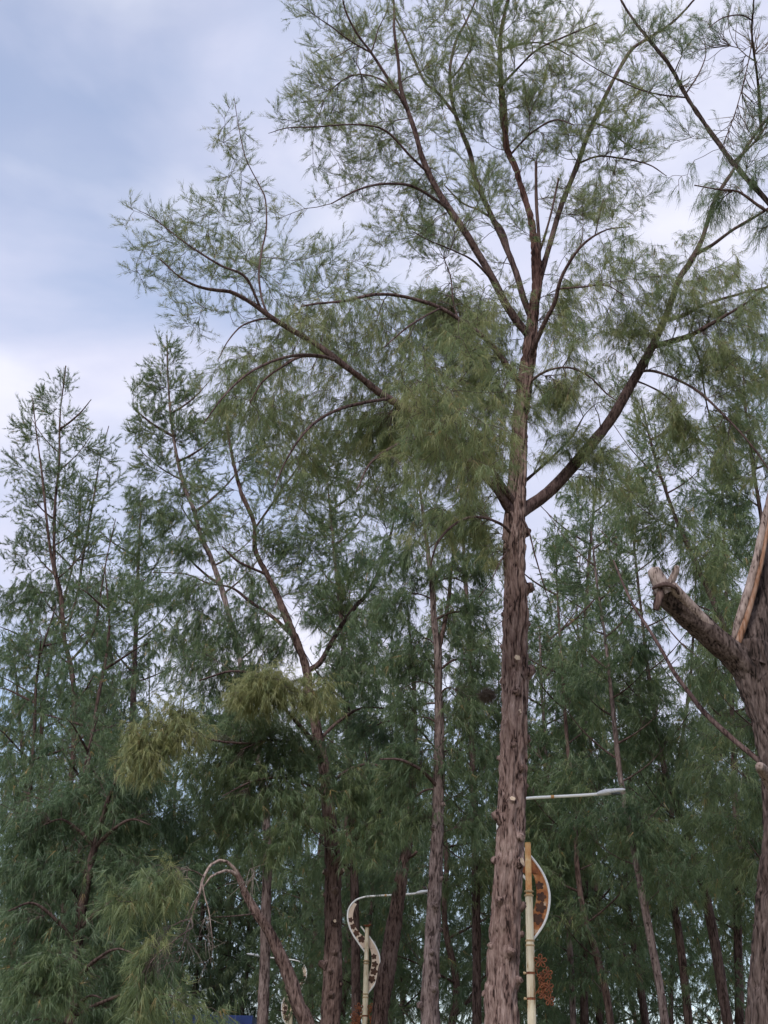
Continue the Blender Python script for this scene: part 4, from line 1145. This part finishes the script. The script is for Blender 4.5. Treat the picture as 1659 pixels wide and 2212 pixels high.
WL = 'far casuarina lost among its neighbours in the green wood behind'
WG = 'casuarinas of the wood behind'
BL = 'low-branched casuarina in the dense dark thicket at lower left'
BG = 'thicket of casuarinas at lower left'
protos = [wood_tree('casuarina_tree', WL, WG, 23, .20, 3.0, 330, 201, (.24, .019), .38),
          wood_tree('casuarina_tree', WL, WG, 21, .30, 2.8, 300, 202, (.24, .019), .46, lean=-.05),
          wood_tree('casuarina_tree', WL, WG, 25, .36, 3.2, 330, 203, (.24, .019), .42, lean=.03),
          wood_tree('casuarina_tree', BL, BG, 17, .06, 3.4, 380, 204, (.22, .015), .34),
          wood_tree('casuarina_tree', BL, BG, 14, .05, 3.2, 340, 205, (.22, .015), .40)]
wr = random.Random(5)
used = [False] * 5


def put(k, vx, Y, sc, rz):
    p, _ = at(vx, 2212, Y)
    loc = (p[0], Y, 0)
    if not used[k]:
        used[k] = True
        protos[k].location = loc
        protos[k].rotation_euler = (0, 0, rz)
        protos[k].scale = (sc,) * 3
        return protos[k]
    return copy_tree(protos[k], loc, rz, sc)


for row, (Y, n, off) in enumerate([(50, 8, 0), (59, 9, 60), (71, 9, 20)]):
    for j in range(n):
        vx = -60 + off + (VW + 120) * (j + wr.uniform(.1, .9)) / n
        Yj = Y + wr.uniform(-3, 3)
        if 330 < vx < 720:
            Yj = max(Yj, 64)                      # the lamps and the building stand in a clearing here
        put(wr.choice([0, 1, 2]), vx, Yj, wr.uniform(.80, 1.02), wr.uniform(0, 6.28))
for (vx, Y, k, sc) in [(20, 38, 3, .9), (120, 45, 4, 1.05), (110, 37, 3, .95), (215, 46, 4, 1.1), (430, 66, 3, 1.25), (520, 69, 3, 1.3), (620, 64, 4, 1.5), (700, 66, 3, 1.2), (830, 46, 4, 1.0), (990, 42, 4, 1.05), (1150, 47, 3, .9), (60, 34, 4, .8), (1265, 58, 4, 1.2), (1390, 62, 3, 1.05), (1640, 60, 4, 1.2)]:
    o = put(k, vx, Y, sc, wr.uniform(0, 6.28))
    if vx > 1200:
        o['label'] = 'low-branched casuarina closing the gap between the leaning stems at lower right'
        o['group'] = 'low casuarinas at lower right'
    elif vx > 760:
        o['label'] = 'low-branched casuarina half hidden behind the tallest trunk and the middle lamp'
        o['group'] = 'low casuarinas behind the lamps'

# ------------------------------------------------------------------ street lamps


def zl(x, y, s=0.00345):
    return ((x - 1075) * s, 0.0, (440 - y) * s)


def arc(pts, step=0.03):
    return catmull(np.array(pts, float), step)


def flower_poly(r, n=40, lobes=5, rot=0.0):
    o = []
    for k in range(n):
        th = 2 * math.pi * k / n
        rr = r * (0.62 + 0.38 * abs(math.cos(lobes * (th + rot) / 2)))
        o.append((rr * math.cos(th), rr * math.sin(th)))
    return o


def street_lamp(label, loc, rz, top, rusty, cap, group='ornamental street lamps', bracket=True, pole='cream'):
    root = empty('street_lamp', loc)
    root.rotation_euler = (0, 0, rz)
    tag(root, label, 'street lamp', group)
    H = top
    Z = lambda p: (p[0], p[1], p[2] + H)
    # pole: faceted column, a wider foot
    m = MB()
    R = 0.068
    m.tube([(0, 0, 0), (0, 0, .04), (0, 0, .05), (0, 0, .9), (0, 0, .95), (0, 0, H - 1.75)], [.22, .22, .11, .10, .078, .074], n=16)
    m.tube([(0, 0, H - 1.75), (0, 0, H - .95)], [.070, .066], n=16)
    m.build('pole', M[pole], root, smooth=False)
    m = MB()
    m.tube([(0, 0, H - .95), (0, 0, H - .04), (0, 0, H)], [.058, .054, .050], n=16)
    m.build('pole_top', M['orange_rust' if rusty else 'cream'], root)
    for zc in (H - .86, H - .93, H - 1.70, H - 1.78):
        q = MB()
        q.tube([(0, 0, zc - .018), (0, 0, zc - .010), (0, 0, zc + .010), (0, 0, zc + .018)], [.07, .083, .083, .07], n=20)
        q.build('ring', M['ring'], root)
    if cap == 'flat':
        q = MB()
        q.tube([(0, 0, H), (0, 0, H + .02), (0, 0, H + .05), (0, 0, H + .055)], [.055, .06, .11, .10], n=14)
        q.tube([(.05, 0, H + .055), (.11, 0, H + .075)], [.03, .008], n=6)
        q.build('cap', M['rust'], root)
    elif cap == 'bud':
        q = MB()
        q.tube([(0, 0, H), (0, 0, H + .04), (0, 0, H + .10), (0, 0, H + .17), (0, 0, H + .25), (0, 0, H + .33)], [.05, .05, .10, .075, .045, .006], n=14)
        f = q.build('finial', M['cream'], root)
        for k in range(6):
            a = k * math.pi / 3
            p = MB()
            p.tube([(math.cos(a) * .05, math.sin(a) * .05, H + .04), (math.cos(a) * .12, math.sin(a) * .12, H + .09), (math.cos(a) * .14, math.sin(a) * .14, H + .17)], [.03, .028, .004], n=6)
            p.build('petal', M['cream'], f)
    # S-shaped ribbon panel (left edge, right edge)
    pairs = [((1088, 925), (1093, 922)), ((1085, 885), (1120, 885)), ((1086, 845), (1148, 842)), ((1090, 800), (1166, 800)), ((1110, 745), (1179, 740)), ((1117, 690), (1180, 690)), ((1113, 640), (1166, 635)),
             ((1103, 602), (1145, 590)), ((1085, 588), (1118, 545)), ((1062, 596), (1090, 512)), ((1035, 582), (1066, 512)), ((1008, 548), (1040, 500)), ((975, 500), (1008, 468)), ((948, 448), (980, 430)), ((930, 400), (966, 388)), ((924, 355), (962, 350)),
             ((930, 310), (968, 312)), ((948, 275), (980, 280)), ((968, 252), (990, 265))]
    Lc = arc([Z(zl(*a)) for a, _ in pairs], .02)
    Rc = arc([Z(zl(*b)) for _, b in pairs], .02)
    n = 72
    ls = np.linspace(0, len(Lc) - 1, n)
    rs = np.linspace(0, len(Rc) - 1, n)
    Lc = np.stack([np.interp(ls, range(len(Lc)), Lc[:, i]) for i in range(3)], 1)
    Rc = np.stack([np.interp(rs, range(len(Rc)), Rc[:, i]) for i in range(3)], 1)
    yb = 0.075                                        # the ribbon passes just behind the pole
    m = MB()
    th = 0.006
    V = []
    for k in range(n):
        V += [Lc[k] + [0, yb - th, 0], Rc[k] + [0, yb - th, 0], Rc[k] + [0, yb + th, 0], Lc[k] + [0, yb + th, 0]]
    Fq = []
    for k in range(n - 1):
        for e in range(4):
            Fq.append((k * 4 + e, k * 4 + (e + 1) % 4, k * 4 + 4 + (e + 1) % 4, k * 4 + 4 + e))
    Fq += [(0, 1, 2, 3), tuple(len(V) - 4 + e for e in range(4))]
    m.add(V, Fq)
    pn = m.build('ribbon_panel', M['cream_rust' if rusty else 'panel_pink'], root, smooth=False)
    for (fx, fy, fr) in [(945, 385, 17), (965, 435, 19), (992, 484, 22), (1034, 527, 24), (1133, 655, 18), (1141, 712, 21), (1136, 765, 24), (1120, 822, 24)]:
        p = MB()
        c = Z(zl(fx, fy))
        fp = flower_poly(fr * .00345 * 1.25, rot=fx)
        k = len(fp)
        vs_ = [(c[0] + a, yb - .013, c[2] + b) for a, b in fp] + [(c[0] + a, yb + .013, c[2] + b) for a, b in fp]
        p.add(vs_, [tuple(range(k)), tuple(range(k, 2 * k))[::-1]] + [(j, (j + 1) % k, k + (j + 1) % k, k + j) for j in range(k)])
        p.build('flower', M['flower_dark'], pn, smooth=False)
    # rims of the ribbon: right rim, then the left rim that becomes the arm
    m = MB()
    rim = [(1089, 928), (1120, 890), (1150, 845), (1170, 795), (1181, 740), (1182, 690), (1170, 635), (1148, 585), (1118, 540), (1090, 505), (1060, 472), (1025, 430)]
    m.tube(arc([np.array(Z(zl(*p))) + [0, yb, 0] for p in rim]), .022, n=8)
    m.build('rim', M['white'], root)
    m = MB()
    rim2 = [(1066, 625), (1035, 588), (1005, 548), (972, 502), (944, 450), (927, 400), (921, 352), (928, 305), (948, 268), (975, 240), (1010, 220), (1060, 206)]
    c = arc([np.array(Z(zl(*p))) + [0, yb, 0] for p in rim2])
    m.tube(c, .024, n=8)
    m.build('rim', M['white'], root)
    m = MB()
    armp = [(1060, 206), (1120, 200), (1200, 194), (1300, 187), (1400, 179), (1470, 172)]
    m.tube(arc([np.array(Z(zl(*p))) + [0, yb, 0] for p in armp], .08), .027, n=10)
    arm = m.build('arm', M['white'], root)
    q = MB()
    c0, c1 = np.array(Z(zl(1205, 193.6))), np.array(Z(zl(1222, 192.3)))
    q.tube([c0 + [0, yb, 0], c1 + [0, yb, 0]], .0295, n=10)
    q.build('rust_patch', M['orange_rust'], arm)
    # lamp head: flat tapered housing with a lens below
    q = MB()
    secs = [(1450, 174, .030, .032), (1465, 172, .060, .055), (1495, 167, .085, .072), (1545, 160, .100, .062), (1585, 153, .085, .045), (1600, 150, .050, .022)]
    vs_, fs_ = [], []
    for (x, y, hw, hh) in secs:
        c = np.array(Z(zl(x, y))) + [0, yb, 0]
        for k in range(12):
            a = 2 * math.pi * k / 12
            vs_.append(c + [0, hw * math.cos(a), hh * math.sin(a) * (1 if math.sin(a) > 0 else .55)])
    for i in range(len(secs) - 1):
        for k in range(12):
            fs_.append((i * 12 + k, i * 12 + (k + 1) % 12, i * 12 + 12 + (k + 1) % 12, i * 12 + 12 + k))
    fs_ += [tuple(range(12)), tuple(range(len(vs_) - 12, len(vs_)))[::-1]]
    q.add(vs_, fs_)
    hd = q.build('lamp_head', M['lamp_grey'], root)
    q = MB()
    cc = np.array(Z(zl(1540, 159))) + [0, yb, -.024]
    q.box(cc + [-.11, -.065, -.022], cc + [.11, .065, -.004])
    q.build('lens', M['glass'], hd, smooth=False)
    # wrought flowers on a scroll below the ribbon
    if bracket:
        for sg in ((1,) if bracket == 'right' else (1, -1)):
            br = MB()
            zc = H - 2.32
            br.tube(arc([(sg * .07, 0, zc + .34), (sg * .055, 0, zc + .25), (sg * .10, 0, zc + .12), (sg * .15, 0, zc - .02), (sg * .14, 0, zc - .16), (sg * .07, 0, zc - .27), (sg * .06, 0, zc - .30)]), .011, n=6)
            br.tube(arc([(sg * .15, 0, zc - .02), (sg * .21, .0, zc - .15), (sg * .19, 0, zc - .29), (sg * .11, 0, zc - .31)]), .010, n=6)
            br.tube(arc([(sg * .10, 0, zc + .12), (sg * .17, 0, zc + .22), (sg * .16, 0, zc + .30)]), .009, n=6)
            b = br.build('bracket', M['rust'], root)
            for (fx, fz, fr, tl) in [(.17, .28, .12, .3), (.29, .08, .11, .8), (.18, .02, .08, .4), (.30, -.14, .11, .8), (.31, -.35, .11, .8), (.20, -.26, .09, .5), (.21, -.10, .08, .3)]:
                f = MB()
                for k in range(5):
                    a0 = 2 * math.pi * k / 5 + .3
                    lp = []
                    for e in range(11):
                        u = e / 10 * 2 * math.pi
                        rad = fr * .55 * (1 - math.cos(u)) * .9
                        aa = a0 + .42 * math.sin(u)
                        px_, pz_ = rad * math.cos(aa), rad * math.sin(aa)
                        lp.append((sg * (fx + px_ * math.cos(tl * .7)), px_ * math.sin(tl * .7) - .01 * k, zc + fz + pz_))
                    f.tube(lp, .013, n=5)
                f.build('iron_flower', M['rust'], b)
        for zc in (H - 2.24, H - 2.66):
            q = MB()
            q.tube([(0, 0, zc - .02), (0, 0, zc + .02)], .080, n=16)
            cl = q.build('clamp', M['rust'], root)
            q = MB()
            q.tube([(-.08, 0, zc), (-.12, 0, zc), (-.13, 0, zc)], [.016, .028, .010], n=8)
            q.build('bolt', M['ring'], cl)
    return root


def lamp_at(vx, vy_top, Y, label, rz, rusty, cap, **kw):
    p, _ = at(vx, vy_top, Y)
    return street_lamp(label, (p[0], Y, 0), rz, p[2], rusty, cap, **kw)


lamp_at(1140, 1820, 25.2, 'nearest street lamp, cream post with rusting ribbon panel, partly behind the tallest trunk', 0, True, None, bracket='right')
lamp_at(793, 2003, 38.5, 'middle street lamp with whole S-shaped flowered ribbon, arm passing behind the leaning trunk', 0, False, 'flat')
lamp_at(632, 2122, 56, 'distant street lamp with bud finial and arm to the left, behind the bent stem', math.pi, False, 'bud', bracket=False)
lamp_at(516, 2178, 70, 'farthest street lamp with bud finial, beside the blue building', 0, False, 'bud', bracket=False)
lamp_at(1533, 2210, 66, 'distant street lamp showing only its pale arm in the bright gap at lower right', math.pi, False, 'bud', bracket=False)

# ------------------------------------------------------------------ blue and white building glimpsed at lower left
bY = 58.0
p0, k0 = at(370, 2190, bY)
p1, _ = at(535, 2190, bY)
bt = empty('building', ((p0[0] + p1[0]) / 2, bY + 3, 0))
tag(bt, 'pale building with blue roof edge and blue corner, glimpsed under the boughs at lower left', 'building')
hw, hz = (p1[0] - p0[0]) / 2, p0[2]
m = MB()
m.box((-hw + .15, -2.6, 0), (hw - .15, 3, hz - .3))
m.build('wall', M['pale_wall'], bt, smooth=False)
m = MB()
m.box((-hw - .2, -3.0, hz - .32), (hw + .2, 3.3, hz))
m.build('roof', M['blue'], bt, smooth=False)
m = MB()
m.box((hw - .62, -2.75, 0), (hw + .02, -2.05, hz - .325))
m.build('corner_column', M['blue'], bt, smooth=False)
for f in range(2):
    for k in range(3):
        x = -hw + .55 + k * 1.0
        z = .9 + f * 2.9
        m = MB()
        m.box((x, -2.64, z), (x + .7, -2.58, z + 1.3))
        w_ = m.build('window', M['white'], bt, smooth=False)
        m = MB()
        m.box((x + .06, -2.66, z + .06), (x + .64, -2.62, z + 1.24))
        m.build('pane', M['glass'], w_, smooth=False)

# ------------------------------------------------------------------ dark ragged nest in the branches left of the tall trunk
c, k = at(1052, 1503, 24.0)
r = np.random.default_rng(3)
n = 2600
d = r.normal(size=(n, 3))
d /= np.linalg.norm(d, axis=1)[:, None]
pp = d * (r.random((n, 1)) ** .5) * np.array([.13, .12, .10])
dd = np.cross(d, r.normal(size=(n, 3))) + d * .5
dd /= np.linalg.norm(dd, axis=1)[:, None]
sdv = np.cross(dd, d)
sdv /= np.linalg.norm(sdv, axis=1)[:, None] + 1e-9
V = np.stack([pp + sdv * .003, pp - sdv * .003, pp + dd * r.uniform(.06, .16, (n, 1))], 1).reshape(-1, 3)
nest = link('bird_nest', mesh_tri('bird_nest', V, np.arange(len(V)).reshape(-1, 3), M['leaf_dead'], {'tint': ('FACE', r.random(n) * .5)}), loc=c)
tag(nest, 'dark ragged twig nest hanging in the foliage left of the tallest trunk', 'nest')
